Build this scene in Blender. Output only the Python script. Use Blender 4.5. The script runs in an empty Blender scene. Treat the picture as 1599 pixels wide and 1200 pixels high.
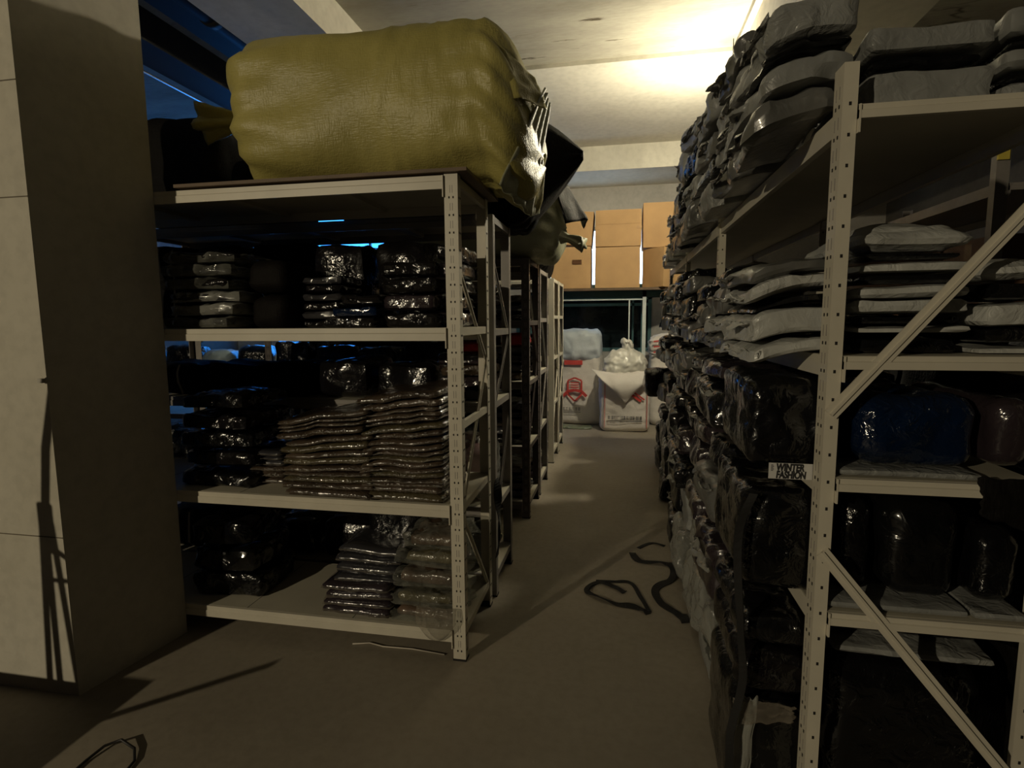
import bpy, math, random
from mathutils import Vector, Matrix, noise
R = math.radians
scene = bpy.context.scene
COL = scene.collection
rnd = random.Random(7)

# ------------------------------------------------------------------ helpers
def link_mesh(name, verts, faces, mats, parent=None, smooth=False, fmat=None):
    me = bpy.data.meshes.new(name)
    me.from_pydata([tuple(v) for v in verts], [], faces)
    if not isinstance(mats, (list, tuple)): mats = [mats]
    for m in mats: me.materials.append(m)
    if fmat:
        for p, i in zip(me.polygons, fmat): p.material_index = i
    if smooth:
        for p in me.polygons: p.use_smooth = True
    me.update()
    o = bpy.data.objects.new(name, me)
    COL.objects.link(o)
    if parent: o.parent = parent
    return o

def tag(o, label, cat, group=None, kind=None):
    o['label'] = label; o['category'] = cat
    if group: o['group'] = group
    if kind: o['kind'] = kind
    return o

def thing(name, label, cat, loc=(0, 0, 0), rz=0, group=None):
    o = bpy.data.objects.new(name, None); COL.objects.link(o)
    o.empty_display_size = .1
    o.location = loc; o.rotation_euler = (0, 0, rz)
    return tag(o, label, cat, group)

def structure(o, label, cat):
    o['kind'] = 'structure'; o['label'] = label; o['category'] = cat
    return o

class MB:
    """collects shapes, builds one mesh"""
    def __init__(s): s.v = []; s.f = []; s.m = []
    def add(s, vs, fs, mi=0):
        b = len(s.v); s.v += [Vector(v) for v in vs]
        s.f += [tuple(b + i for i in f) for f in fs]; s.m += [mi] * len(fs)
    def box(s, a, b, mi=0, mtx=None):
        x0, y0, z0 = a; x1, y1, z1 = b
        vs = [Vector((x, y, z)) for z in (z0, z1) for y in (y0, y1) for x in (x0, x1)]
        if mtx: vs = [mtx @ v for v in vs]
        s.add(vs, [(0, 2, 3, 1), (4, 5, 7, 6), (0, 1, 5, 4), (2, 6, 7, 3), (0, 4, 6, 2), (1, 3, 7, 5)], mi)
    def prism(s, poly, p0, ax_u, ax_v, ax_w, ln, mi=0):
        """poly in (u,v), extruded ln along w from p0"""
        p0 = Vector(p0); U, V, W = Vector(ax_u), Vector(ax_v), Vector(ax_w)
        n = len(poly)
        vs = [p0 + U * a + V * b for a, b in poly] + [p0 + U * a + V * b + W * ln for a, b in poly]
        fs = [tuple(range(n - 1, -1, -1)), tuple(range(n, 2 * n))]
        fs += [(i, (i + 1) % n, n + (i + 1) % n, n + i) for i in range(n)]
        s.add(vs, fs, mi)
    def bar(s, p, q, w, t, side=(0, 0, 1), mi=0):
        """flat bar from p to q; w is the width in plane perpendicular to `side`, t thickness along side"""
        p, q = Vector(p), Vector(q); d = (q - p); L = d.length; d /= L
        sd = Vector(side); u = d.cross(sd).normalized(); sd = u.cross(d).normalized()
        s.prism([(-w / 2, -t / 2), (w / 2, -t / 2), (w / 2, t / 2), (-w / 2, t / 2)], p, u, sd, d, L, mi)
    def tube(s, pts, r, n=8, mi=0, closed=False):
        pts = [Vector(p) for p in pts]; rs = r if isinstance(r, (list, tuple)) else [r] * len(pts)
        rings = []; up = Vector((0.13, 0.21, 0.97))
        for i, p in enumerate(pts):
            a = pts[i - 1] if (i > 0 or closed) else p
            b = pts[(i + 1) % len(pts)] if (i < len(pts) - 1 or closed) else p
            d = (b - a).normalized()
            u = d.cross(up)
            if u.length < .05: u = d.cross(Vector((1, 0, 0)))
            u.normalize(); w = u.cross(d)
            rings.append([p + (u * math.cos(2 * math.pi * k / n) + w * math.sin(2 * math.pi * k / n)) * rs[i] for k in range(n)])
        vs = [v for r_ in rings for v in r_]; fs = []
        m = len(rings)
        for i in range(m if closed else m - 1):
            j = (i + 1) % m
            for k in range(n):
                fs.append((i * n + k, i * n + (k + 1) % n, j * n + (k + 1) % n, j * n + k))
        if not closed:
            fs.append(tuple(range(n - 1, -1, -1))); fs.append(tuple((m - 1) * n + k for k in range(n)))
        s.add(vs, fs, mi)
    def build(s, name, mats, parent=None, smooth=False):
        return link_mesh(name, s.v, s.f, mats, parent, smooth, s.m)

def ridged(p, octs=3):
    a, t = .5, 0.
    for _ in range(octs):
        t += a * (1 - 2 * abs(noise.noise(p))); p = p * 2.03 + Vector((3.1, 1.7, 5.3)); a *= .5
    return t

def soft_box(w, d, h, n, rad, seed=0, amp=.006, freq=7, wob=.01, puff=0., flat=True, aniso=(1, 1, 1), lean=(0, 0)):
    """crumpled rounded box, origin at the middle of its base. n=(nx,ny,nz)"""
    nx, ny, nz = n; idx = {}; V = []; F = []
    def vid(i, j, k):
        key = (i, j, k)
        if key not in idx:
            idx[key] = len(V); V.append(Vector((i / nx - .5, j / ny - .5, k / nz - .5)))
        return idx[key]
    for i in range(nx):
        for j in range(ny):
            F.append((vid(i, j, 0), vid(i, j + 1, 0), vid(i + 1, j + 1, 0), vid(i + 1, j, 0)))
            F.append((vid(i, j, nz), vid(i + 1, j, nz), vid(i + 1, j + 1, nz), vid(i, j + 1, nz)))
        for k in range(nz):
            F.append((vid(i, 0, k), vid(i + 1, 0, k), vid(i + 1, 0, k + 1), vid(i, 0, k + 1)))
            F.append((vid(i, ny, k), vid(i, ny, k + 1), vid(i + 1, ny, k + 1), vid(i + 1, ny, k)))
    for j in range(ny):
        for k in range(nz):
            F.append((vid(0, j, k), vid(0, j, k + 1), vid(0, j + 1, k + 1), vid(0, j + 1, k)))
            F.append((vid(nx, j, k), vid(nx, j + 1, k), vid(nx, j + 1, k + 1), vid(nx, j, k + 1)))
    S = Vector((seed * 3.17 % 91, seed * 7.31 % 83, seed * 1.93 % 77)); A = Vector(aniso)
    out = []
    hw = Vector((w / 2, d / 2, h / 2))
    for q in V:
        p = Vector((q.x * w, q.y * d, q.z * h))
        r = Vector([min(rad, c * .98) for c in hw])
        inn = Vector([max(-hw[a] + r[a], min(hw[a] - r[a], p[a])) for a in range(3)])
        dv = Vector([(p[a] - inn[a]) / r[a] for a in range(3)])
        if dv.length > 1e-6:
            m = max(abs(c) for c in dv); u = dv.normalized() * m
            p = Vector([inn[a] + u[a] * r[a] for a in range(3)])
        if puff:
            e = 1 + puff * (1 - (2 * q.x) ** 2) * (1 - (2 * q.y) ** 2)
            p.z = -h / 2 + (p.z + h / 2) * e
            e2 = 1 + puff * .35 * (1 - (2 * q.z) ** 2)
            p.x *= e2; p.y *= e2
        df = Vector((noise.noise(p * 3.1 + S), noise.noise(p * 3.1 + S + Vector((9, 3, 1))), noise.noise(p * 3.1 + S + Vector((2, 8, 5)))))
        p = p + df * wob
        nrm = Vector((q.x / 1.0 * (abs(q.x) > .48) * 2, q.y * (abs(q.y) > .48) * 2, q.z * (abs(q.z) > .48) * 2))
        if nrm.length < 1e-6: nrm = q.copy()
        nrm.normalize()
        pa = Vector([p[a] * A[a] for a in range(3)])
        o = amp * (1.5 * ridged(pa * freq + S, 2) - .5 + .8 * abs(noise.noise(pa * freq * 1.9 + S))) + wob * noise.noise(p * 2.6 + S * .7)
        if flat and q.z < -.3: o *= max(0, (q.z + .5) / .2) if abs(q.z + .5) > 1e-6 else 0
        p = p + nrm * o
        p.z += h / 2
        p.x += lean[0] * p.z; p.y += lean[1] * p.z
        if flat: p.z = max(p.z, 0)
        out.append(p)
    # keep the outline inside the stated size so neighbours only touch
    zm = max(v.z for v in out); hz = h * (1 + max(0, puff)); z0 = min(v.z for v in out)
    xm = max(abs(v.x - lean[0] * v.z) for v in out); ym = max(abs(v.y - lean[1] * v.z) for v in out)
    for v in out:
        lx, ly = lean[0] * v.z, lean[1] * v.z
        v.z *= hz / zm if zm > hz else 1
        v.x = lx + (v.x - lx) * min(1, w / 2 / xm); v.y = ly + (v.y - ly) * min(1, d / 2 / ym)
    return out, F

def cells(w, d, h, c):
    return tuple(max(2, min(40, int(round(x / c)))) for x in (w, d, h))

def bag(name, label, cat, loc, size, mat, seed, rz=0, rad=.05, amp=.008, freq=7, wob=.012, puff=.0, group=None, cell=.022,
        parent=None, aniso=(1, 1, 1), lean=(0, 0), droop=0., edge=.47, sharp=32, flap_w=0, flap_mat=None):
    w, d, h = size
    V, F = soft_box(w, d, h, cells(w, d, h, cell), rad, seed, amp, freq, wob, puff, True, aniso, lean)
    if droop:
        for v in V:
            q = max(0, edge - (loc[0] + v.x)); v.z -= droop * q * q
    o = link_mesh(name, V, F, mat, parent, True)
    o.data.set_sharp_from_angle(angle=R(sharp))
    o.location = loc; o.rotation_euler = (0, 0, rz)
    if parent is None: tag(o, label, cat, group)
    if flap_w:
        # loose end of the plastic bag hanging out over the aisle
        r = random.Random(seed * 7 + 1); L = d * r.uniform(.5, .95); y0 = -d / 2 + r.uniform(0, d - L); FV = []; FF = []; nu, nv_ = 14, 5
        z0 = h * r.uniform(.45, .85); dn = r.uniform(-.4, .5)
        for j in range(nv_ + 1):
            t = j / nv_
            for i in range(nu + 1):
                u = i / nu
                wd = flap_w * (.35 + 1.1 * abs(noise.noise(Vector((u * 2.6, seed, 1))))) * (math.sin(math.pi * (.08 + .84 * u)) ** .6)
                FV.append(Vector((-w / 2 + .022 - t * wd + .008 * noise.noise(Vector((u * 5, t * 4, seed))), y0 + L * u, z0 - droop * max(0, edge - loc[0] + w / 2) ** 2 - dn * wd * t * t + .018 * noise.noise(Vector((u * 6, t * 2.5, seed + 3))))))
        for j in range(nv_):
            for i in range(nu): a = j * (nu + 1) + i; FF.append((a, a + 1, a + nu + 2, a + nu + 1))
        f = link_mesh('bag_flap', FV, FF, flap_mat or mat, o, True); f.data.set_sharp_from_angle(angle=R(25))
        sm = f.modifiers.new('s', 'SOLIDIFY'); sm.thickness = .0015
    return o

# ------------------------------------------------------------------ materials
def nodes(name):
    m = bpy.data.materials.new(name); m.use_nodes = True
    nt = m.node_tree; b = nt.nodes['Principled BSDF']
    return m, nt, b

def N(nt, typ, **kw):
    n = nt.nodes.new(typ)
    for k, v in kw.items():
        if k in n.inputs: n.inputs[k].default_value = v
        else: setattr(n, k, v)
    return n

def coords(nt, which='Object', scale=(1, 1, 1)):
    tc = N(nt, 'ShaderNodeTexCoord'); mp = N(nt, 'ShaderNodeMapping'); mp.inputs['Scale'].default_value = scale
    nt.links.new(tc.outputs[which], mp.inputs['Vector']); return mp.outputs['Vector']

def ramp(nt, fac, stops):
    r = N(nt, 'ShaderNodeValToRGB'); e = r.color_ramp.elements
    while len(e) < len(stops): e.new(.5)
    for el, (p, c) in zip(e, stops):
        el.position = p; el.color = (*c, 1) if len(c) == 3 else c
    nt.links.new(fac, r.inputs['Fac']); return r.outputs['Color']

def noise_tex(nt, vec, scale, detail=4, rough=.55, typ=None, dist=0):
    n = N(nt, 'ShaderNodeTexNoise')
    if typ: n.noise_type = typ
    n.inputs['Scale'].default_value = scale; n.inputs['Detail'].default_value = detail
    n.inputs['Roughness'].default_value = rough; n.inputs['Distortion'].default_value = dist
    nt.links.new(vec, n.inputs['Vector']); return n.outputs['Fac']

def bump(nt, b, h, strength, dist):
    bp = N(nt, 'ShaderNodeBump'); bp.inputs['Strength'].default_value = strength; bp.inputs['Distance'].default_value = dist
    nt.links.new(h, bp.inputs['Height']); nt.links.new(bp.outputs['Normal'], b.inputs['Normal'])
    if 'Coat Normal' in b.inputs: nt.links.new(bp.outputs['Normal'], b.inputs['Coat Normal'])
    return bp

def mul(c, k): return tuple(x * k for x in c)

def m_plain(name, col, rough=.6, metal=0, var=.12, scale=6, bmp=0, spec=.5):
    m, nt, b = nodes(name); v = coords(nt)
    f = noise_tex(nt, v, scale, 5)
    nt.links.new(ramp(nt, f, [(.3, mul(col, 1 - var)), (.7, mul(col, 1 + var))]), b.inputs['Base Color'])
    b.inputs['Roughness'].default_value = rough; b.inputs['Metallic'].default_value = metal
    b.inputs['Specular IOR Level'].default_value = spec
    if bmp: bump(nt, b, f, .4, bmp)
    return m

def m_plastic(name, col, rough=.22, scale=9, strength=.7, dist=.012, var=.25, coat=.6, spec=.5):
    """crumpled thin plastic over whatever is inside"""
    m, nt, b = nodes(name)
    tc = N(nt, 'ShaderNodeTexCoord'); oi = N(nt, 'ShaderNodeObjectInfo')
    ad = N(nt, 'ShaderNodeVectorMath', operation='ADD'); sc = N(nt, 'ShaderNodeVectorMath', operation='SCALE')
    cx = N(nt, 'ShaderNodeCombineXYZ'); cx.inputs[0].default_value = 0
    nt.links.new(oi.outputs['Random'], cx.inputs[0]); nt.links.new(oi.outputs['Random'], cx.inputs[1])
    nt.links.new(cx.outputs[0], sc.inputs[0]); sc.inputs['Scale'].default_value = 37.
    nt.links.new(tc.outputs['Object'], ad.inputs[0]); nt.links.new(sc.outputs[0], ad.inputs[1])
    v = ad.outputs[0]
    f = noise_tex(nt, v, scale, 4, .5, 'RIDGED_MULTIFRACTAL', .6)
    g = noise_tex(nt, v, scale * 2.6, 3, .5, None, 1.2)
    mx = N(nt, 'ShaderNodeMath', operation='MULTIPLY_ADD'); nt.links.new(f, mx.inputs[0]); mx.inputs[1].default_value = .35
    nt.links.new(g, mx.inputs[2])
    mk = ramp(nt, noise_tex(nt, v, scale * .45, 2), [(.38, (.12, .12, .12)), (.62, (1, 1, 1))])
    mm = N(nt, 'ShaderNodeMath', operation='MULTIPLY'); nt.links.new(mx.outputs[0], mm.inputs[0]); nt.links.new(mk, mm.inputs[1])
    mx = mm
    c = noise_tex(nt, v, scale * .4, 3)
    nt.links.new(ramp(nt, c, [(.3, mul(col, 1 - var)), (.7, mul(col, 1 + var))]), b.inputs['Base Color'])
    b.inputs['Roughness'].default_value = rough
    b.inputs['Coat Weight'].default_value = coat; b.inputs['Coat Roughness'].default_value = .08
    b.inputs['Specular IOR Level'].default_value = spec
    bump(nt, b, mx.outputs[0], strength, dist)
    return m

def m_film(name, tint=(.75, .78, .75), milk=.12, scale=14, rough=.15):
    """clear film: mostly see-through, shiny, a little milky"""
    m, nt, b = nodes(name); v = coords(nt)
    f = noise_tex(nt, v, scale, 4, .5, 'RIDGED_MULTIFRACTAL', .8)
    b.inputs['Base Color'].default_value = (*tint, 1); b.inputs['Roughness'].default_value = rough
    b.inputs['Coat Weight'].default_value = .8
    bump(nt, b, f, 1., .012)
    tr = N(nt, 'ShaderNodeBsdfTransparent'); tr.inputs['Color'].default_value = (.95, .96, .95, 1)
    lw = N(nt, 'ShaderNodeLayerWeight'); lw.inputs['Blend'].default_value = .35
    ma = N(nt, 'ShaderNodeMath', operation='MULTIPLY_ADD'); ma.use_clamp = True
    nt.links.new(lw.outputs['Facing'], ma.inputs[0]); ma.inputs[1].default_value = .5; ma.inputs[2].default_value = milk
    mix = N(nt, 'ShaderNodeMixShader'); nt.links.new(ma.outputs[0], mix.inputs[0])
    nt.links.new(tr.outputs[0], mix.inputs[1]); nt.links.new(b.outputs[0], mix.inputs[2])
    nt.links.new(mix.outputs[0], nt.nodes['Material Output'].inputs['Surface'])
    return m

def m_concrete(name, col, stain, scale=1.6, cracks=0., rough=.85, blotch=.5, streak=(1, 1, 1), spec=.3):
    m, nt, b = nodes(name); v = coords(nt, 'Object', streak)
    f = noise_tex(nt, v, scale, 7, .62)
    base = ramp(nt, f, [(.5 - blotch * .45, stain), (.5 + blotch * .25, col), (.9, mul(col, 1.08))])
    g = noise_tex(nt, v, scale * 22, 3)
    mx = N(nt, 'ShaderNodeMix', data_type='RGBA', blend_type='MULTIPLY'); mx.inputs[0].default_value = .5
    nt.links.new(base, mx.inputs[6]); nt.links.new(ramp(nt, g, [(.3, (.78, .78, .78)), (.6, (1, 1, 1))]), mx.inputs[7])
    out = mx.outputs[2]
    if cracks:
        vr = N(nt, 'ShaderNodeTexVoronoi'); vr.feature = 'DISTANCE_TO_EDGE'; vr.inputs['Scale'].default_value = .55
        dn = N(nt, 'ShaderNodeTexNoise'); dn.inputs['Scale'].default_value = 3.; dn.inputs['Detail'].default_value = 5
        nt.links.new(v, dn.inputs['Vector'])
        av = N(nt, 'ShaderNodeVectorMath', operation='MULTIPLY_ADD'); nt.links.new(dn.outputs['Color'], av.inputs[0])
        av.inputs[1].default_value = (.7, .25, .3); nt.links.new(v, av.inputs[2]); nt.links.new(av.outputs[0], vr.inputs['Vector'])
        cr = ramp(nt, vr.outputs['Distance'], [(.0, (.12, .1, .07)), (cracks, (1, 1, 1))])
        gate = ramp(nt, noise_tex(nt, v, 1.1, 3), [(.5, (0, 0, 0)), (.62, (1, 1, 1))])
        m2 = N(nt, 'ShaderNodeMix', data_type='RGBA', blend_type='MULTIPLY')
        nt.links.new(gate, m2.inputs[0]); nt.links.new(out, m2.inputs[6]); nt.links.new(cr, m2.inputs[7]); out = m2.outputs[2]
    if cracks:
        vv = coords(nt, 'Object', (1.1, 7, 1))
        sp = ramp(nt, noise_tex(nt, vv, 1.7, 5, .6), [(.66, (1, 1, 1)), (.71, (.22, .19, .14))])
        m4 = N(nt, 'ShaderNodeMix', data_type='RGBA', blend_type='MULTIPLY'); m4.inputs[0].default_value = 1
        nt.links.new(out, m4.inputs[6]); nt.links.new(sp, m4.inputs[7]); out = m4.outputs[2]
    nt.links.new(out, b.inputs['Base Color'])
    b.inputs['Roughness'].default_value = rough; b.inputs['Specular IOR Level'].default_value = spec
    bump(nt, b, f, .25, .02)
    return m

def m_woven(name, col, dark, tight=260, rough=.5, spec=.5):
    m, nt, b = nodes(name); v = coords(nt)
    f = noise_tex(nt, v, 3.2, 4)
    nt.links.new(ramp(nt, f, [(.3, dark), (.65, col)]), b.inputs['Base Color'])
    mp = N(nt, 'ShaderNodeMapping'); mp.inputs['Scale'].default_value = (.25, 1, 1.4); nt.links.new(v, mp.inputs['Vector'])
    mp2 = N(nt, 'ShaderNodeMapping'); mp2.inputs['Scale'].default_value = (1.4, 1, .25); nt.links.new(v, mp2.inputs['Vector'])
    ml = N(nt, 'ShaderNodeMath', operation='ADD')
    nt.links.new(noise_tex(nt, mp.outputs[0], tight * .45, 2), ml.inputs[0]); nt.links.new(noise_tex(nt, mp2.outputs[0], tight * .45, 2), ml.inputs[1])
    cr = noise_tex(nt, v, 14, 5, .6, 'RIDGED_MULTIFRACTAL', .5)
    m3 = N(nt, 'ShaderNodeMath', operation='MULTIPLY_ADD'); nt.links.new(cr, m3.inputs[0]); m3.inputs[1].default_value = 1.2; nt.links.new(ml.outputs[0], m3.inputs[2])
    bump(nt, b, m3.outputs[0], .32, .006)
    b.inputs['Roughness'].default_value = rough; b.inputs['Specular IOR Level'].default_value = spec
    return m

def m_emit(name, col, s):
    m, nt, b = nodes(name); b.inputs['Base Color'].default_value = (*col, 1)
    b.inputs['Emission Color'].default_value = (*col, 1); b.inputs['Emission Strength'].default_value = s
    return m

def m_glass_dark(name):
    m, nt, b = nodes(name); v = coords(nt)
    f = noise_tex(nt, v, 5, 4, .6)
    nt.links.new(ramp(nt, f, [(.35, (.004, .008, .009)), (.75, (.02, .03, .03))]), b.inputs['Base Color'])
    b.inputs['Roughness'].default_value = .12
    return m

FLOOR = m_concrete('floor concrete', (.34, .30, .235), (.25, .215, .165), 1.3, 0, .55, .7, spec=.35)
PLASTER = m_concrete('pillar plaster', (.55, .52, .44), (.47, .44, .36), 1.0, 0, .85, .45)
CEIL = m_concrete('ceiling concrete', (.46, .44, .37), (.13, .115, .085), 1.5, .012, .9, .95, (.45, 1.6, 1))
CEILW = m_concrete('beam plaster', (.68, .65, .56), (.55, .52, .44), .8, 0, .9, .4)
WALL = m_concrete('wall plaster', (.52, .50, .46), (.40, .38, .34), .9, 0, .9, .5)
WALLD = m_concrete('low bounce wall plaster', (.16, .15, .13), (.10, .09, .08), .9, 0, .9, .5)  # wall plaster darkened to cut ambient bounce light
DUCT = m_plain('duct dark', (.018, .018, .018), .6, spec=.2)
RACK = m_plain('rack cream paint', (.60, .56, .46), .42, 0, .06, 9, .0006)
RACKB = m_plain('rack brown paint', (.075, .060, .055), .4, 0, .2, 9)
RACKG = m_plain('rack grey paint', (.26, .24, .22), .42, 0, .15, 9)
HOLE = m_plain('slot black', (.012, .011, .01), .9)
PANEL = m_plain('shelf panel paint', (.50, .465, .37), .55, 0, .08, 5)
BOARD = m_plain('thin wood board', (.12, .075, .04), .6, 0, .3, 7, .002)
OLIVE = m_woven('olive woven poly', (.43, .375, .118), (.31, .27, .075), rough=.42)
OLIVEP = m_woven('pale woven poly', (.42, .42, .29), (.30, .30, .18))
BLACKW = m_woven('black woven poly', (.007, .0055, .0045), (.004, .0035, .003), rough=.7, spec=.12)
SACK = m_woven('white woven sack', (.78, .73, .67), (.70, .65, .59), 300)
SACKB = m_woven('sack tinted by blue light', (.56, .60, .63), (.46, .52, .56), 300)  # white sack cloth with the blue light on its top tinted in
LINER = m_plastic('pale liner plastic', (.62, .60, .53), .35, 8, .5, .012, .12, .3)
RED = m_plain('red print', (.55, .06, .05), .6)
INK = m_plain('black print', (.02, .02, .022), .6)
CARD = m_plain('cardboard', (.52, .32, .145), .75, 0, .08, 4)
CARDD = m_plain('shaded cardboard', (.16, .085, .05), .75, 0, .1, 4)  # cardboard colour darkened to stand in for the far aisle's shade
TAPE = m_plain('brown tape', (.10, .045, .02), .3)
CLEARTAPE = m_plain('clear tape', (.52, .33, .17), .15)
BLACKP = m_plastic('black polybag', (.0045, .0045, .005), .22, 8, .9, .014, coat=.6, spec=.3)
BLACKP2 = m_plastic('black polybag fine', (.007, .006, .0065), .18, 12, .8, .009, coat=.45, spec=.35)
BLUEP = m_plastic('navy polybag', (.003, .011, .036), .14, 11, 1., .013, coat=.9)
BROWNP = m_plastic('brown garment in polybag', (.060, .042, .028), .2, 18, 1., .009, .55, .9)
BROWNP2 = m_plastic('olive garment in polybag', (.072, .058, .030), .2, 18, 1., .009, .5, .9)
BROWNC = m_plastic('brown garment', (.12, .08, .055), .3, 14, .8, .009, .4, .6)
OLIVEC = m_plastic('olive garment', (.13, .11, .06), .3, 14, .8, .009, .4, .6)
PURPLEP = m_plastic('plum garment in polybag', (.030, .022, .026), .22, 13, .6, .007, .3, .8)
GREYG = m_plastic('charcoal garment in polybag', (.035, .034, .038), .26, 8, .5, .010, .2, .6)
GREYP = m_plastic('grey mailing plastic', (.25, .255, .245), .4, 10, .8, .012, .12, .15)
GREYD = m_plastic('dark grey plastic', (.115, .115, .108), .32, 7, .6, .013, .3, .35)
WHITEP = m_plastic('white mailing plastic', (.46, .465, .44), .4, 9, .75, .012, .08, .15)
MILK = m_film('milky plastic', (.42, .42, .38), .38, 9, .25)
FILM = m_film('clear film', (.52, .52, .45), .045, 17, .10)
FILMEDGE = m_film('film edge', (.36, .31, .25), .16, 22, .14)
PINKG = m_plain('pink garment', (.42, .22, .22), .7, 0, .3, 8)
REDF = m_plain('red fabric', (.42, .015, .02), .8, 0, .2, 9, .004)
STRAP = m_plain('black strap', (.006, .0055, .005), .8, 0, .2, 30, .001)
TEAL = m_plain('teal window frame', (.075, .16, .165), .35, .2, .1)
WHITEL = m_plain('white strip', (.65, .70, .68), .4)
LABELW = m_plain('label white', (.60, .59, .57), .5, 0, .04)
YELLOW = m_plain('yellow sticker', (.72, .58, .10), .5)
TEALB = m_plastic('pale blue plastic', (.45, .56, .58), .35, 7, .5, .012, .1, .2)
DGLASS = m_glass_dark('dark glass')
WIRE = m_plain('black wire', (.015, .014, .013), .5)
PALE = m_plain('pale twine', (.55, .5, .42), .8)

# ------------------------------------------------------------------ the setting
CEIL_Z = 3.6
def slab(name, a, b, mat, label, cat):
    m = MB(); m.box(a, b); return structure(m.build(name, mat), label, cat)
slab('floor', (-6.2, -6.6, -.12), (3.4, 8.4, 0), FLOOR, 'worn brownish grey concrete floor', 'floor')
slab('ceiling', (-6.2, -6.6, CEIL_Z), (3.4, 8.4, CEIL_Z + .15), CEIL, 'stained cast concrete ceiling with rough cracks', 'ceiling')
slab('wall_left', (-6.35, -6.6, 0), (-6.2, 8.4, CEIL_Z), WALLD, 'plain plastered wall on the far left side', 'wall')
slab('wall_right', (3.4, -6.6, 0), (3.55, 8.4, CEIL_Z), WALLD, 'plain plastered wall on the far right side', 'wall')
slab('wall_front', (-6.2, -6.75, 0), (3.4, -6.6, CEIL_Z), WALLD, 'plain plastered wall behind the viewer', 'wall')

# back wall with three openings
def wall_with_holes(name, x0, x1, y0, y1, z1, holes):
    m = MB(); xs = sorted({x0, x1, *[h[0] for h in holes], *[h[1] for h in holes]})
    zs = sorted({0, z1, *[h[2] for h in holes], *[h[3] for h in holes]})
    for a, b in zip(xs, xs[1:]):
        for c, d in zip(zs, zs[1:]):
            cx, cz = (a + b) / 2, (c + d) / 2
            if any(h[0] < cx < h[1] and h[2] < cz < h[3] for h in holes): continue
            m.box((a, y0, c), (b, y1, d))
    return m.build(name, WALL)
HOLES = [(-1.5, .46, .95, 1.74), (-1.2, .42, 1.86, 2.72), (-5.9, -3.0, 1.1, 3.3)]
structure(wall_with_holes('wall_back', -6.2, 3.4, 8.2, 8.4, CEIL_Z, HOLES), 'whitewashed wall at the end of the aisle', 'wall')

m = MB(); m.prism([(-2.56, 1.605), (-1.985, 1.605), (-1.912, 2.06), (-2.56, 2.06)], (0, 0, 0), (1, 0, 0), (0, 1, 0), (0, 0, 1), CEIL_Z)
structure(m.build('pillar', PLASTER), 'square plastered concrete pillar at the left', 'pillar')
_p = bpy.data.objects['pillar']
for zj, xa in ((2.211, -2.56), (1.833, -2.56), (.62, -2.56)):
    m = MB(); m.box((xa, 1.6035, zj), (-1.985, 1.6055, zj + .0035)); m.build('plaster_joint', m_plain('joint grime', (.13, .11, .08), .9), _p)
m = MB(); m.box((-2.0, 1.585, 1.195), (-1.98, 1.612, 1.21)); m.tube([(-1.99, 1.60, 1.205), (-1.965, 1.59, 1.212), (-1.958, 1.585, 1.205)], .004, 6); m.build('hook', m_plain('hook steel', (.4, .38, .33), .5), _p)
slab('beam_left', (-2.56, 2.06, 3.32), (-1.945, 8.2, CEIL_Z), CEILW, 'plastered ceiling beam running back from the pillar', 'beam')
slab('beam_right', (.93, -6.6, 2.72), (1.3, 7.35, CEIL_Z), CEILW, 'plastered ceiling beam above the right rack', 'beam')
slab('beam_back', (-1.945, 7.3, 3.27), (3.4, 8.2, CEIL_Z), CEILW, 'deep plastered cross beam at the aisle end', 'beam')
m = MB(); m.box((-1.945, 5.03, CEIL_Z - .035), (.93, 7.3, CEIL_Z))
structure(m.build('trim_1', CEILW), 'paler plastered ceiling strip before the end beam', 'ceiling strip')
m = MB(); m.box((.885, -6.6, 3.55), (.93, 7.3, CEIL_Z))
structure(m.build('trim_2', CEILW), 'narrow pale cornice along the right ceiling beam', 'cornice')
slab('beam_side', (-3.62, -6.6, 3.38), (-3.3, 8.2, CEIL_Z), DUCT, 'dark narrow ceiling beam over the left bay', 'beam')

def window(name, x0, x1, z0, z1, pane_mat, label, mull, rails=(), y=8.24):
    r = MB(); t = .05
    r.box((x0, y - .05, z0), (x1, y + .03, z0 + t)); r.box((x0, y - .05, z1 - t), (x1, y + .03, z1))
    r.box((x0, y - .05, z0), (x0 + t, y + .03, z1)); r.box((x1 - t, y - .05, z0), (x1, y + .03, z1))
    for x in mull: r.box((x - .014, y - .045, z0), (x + .014, y + .02, z1))
    for z in rails: r.box((x0, y - .045, z - .02), (x1, y + .02, z + .02))
    o = structure(r.build(name, TEAL), label, 'window')
    p = MB(); p.box((x0 + .01, y, z0 + .01), (x1 - .01, y + .008, z1 - .01)); p.build('pane', pane_mat, o)
    return o
SKYW = m_emit('daylight pane', (.62, .80, 1.0), 3.2)
SKYB = m_emit('evening sky pane', (.03, .24, .80), 4.2)
window('window_1', *HOLES[0], DGLASS, 'dark lower window with teal frame behind the sacks', [.2], [1.62])
window('window_2', *HOLES[1], SKYW, 'bright window mostly hidden behind the cardboard boxes', [-.75])
window('window_3', *HOLES[2], SKYB, 'blue window beyond the left racks', [-4.7, -3.8], [2.2])

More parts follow.
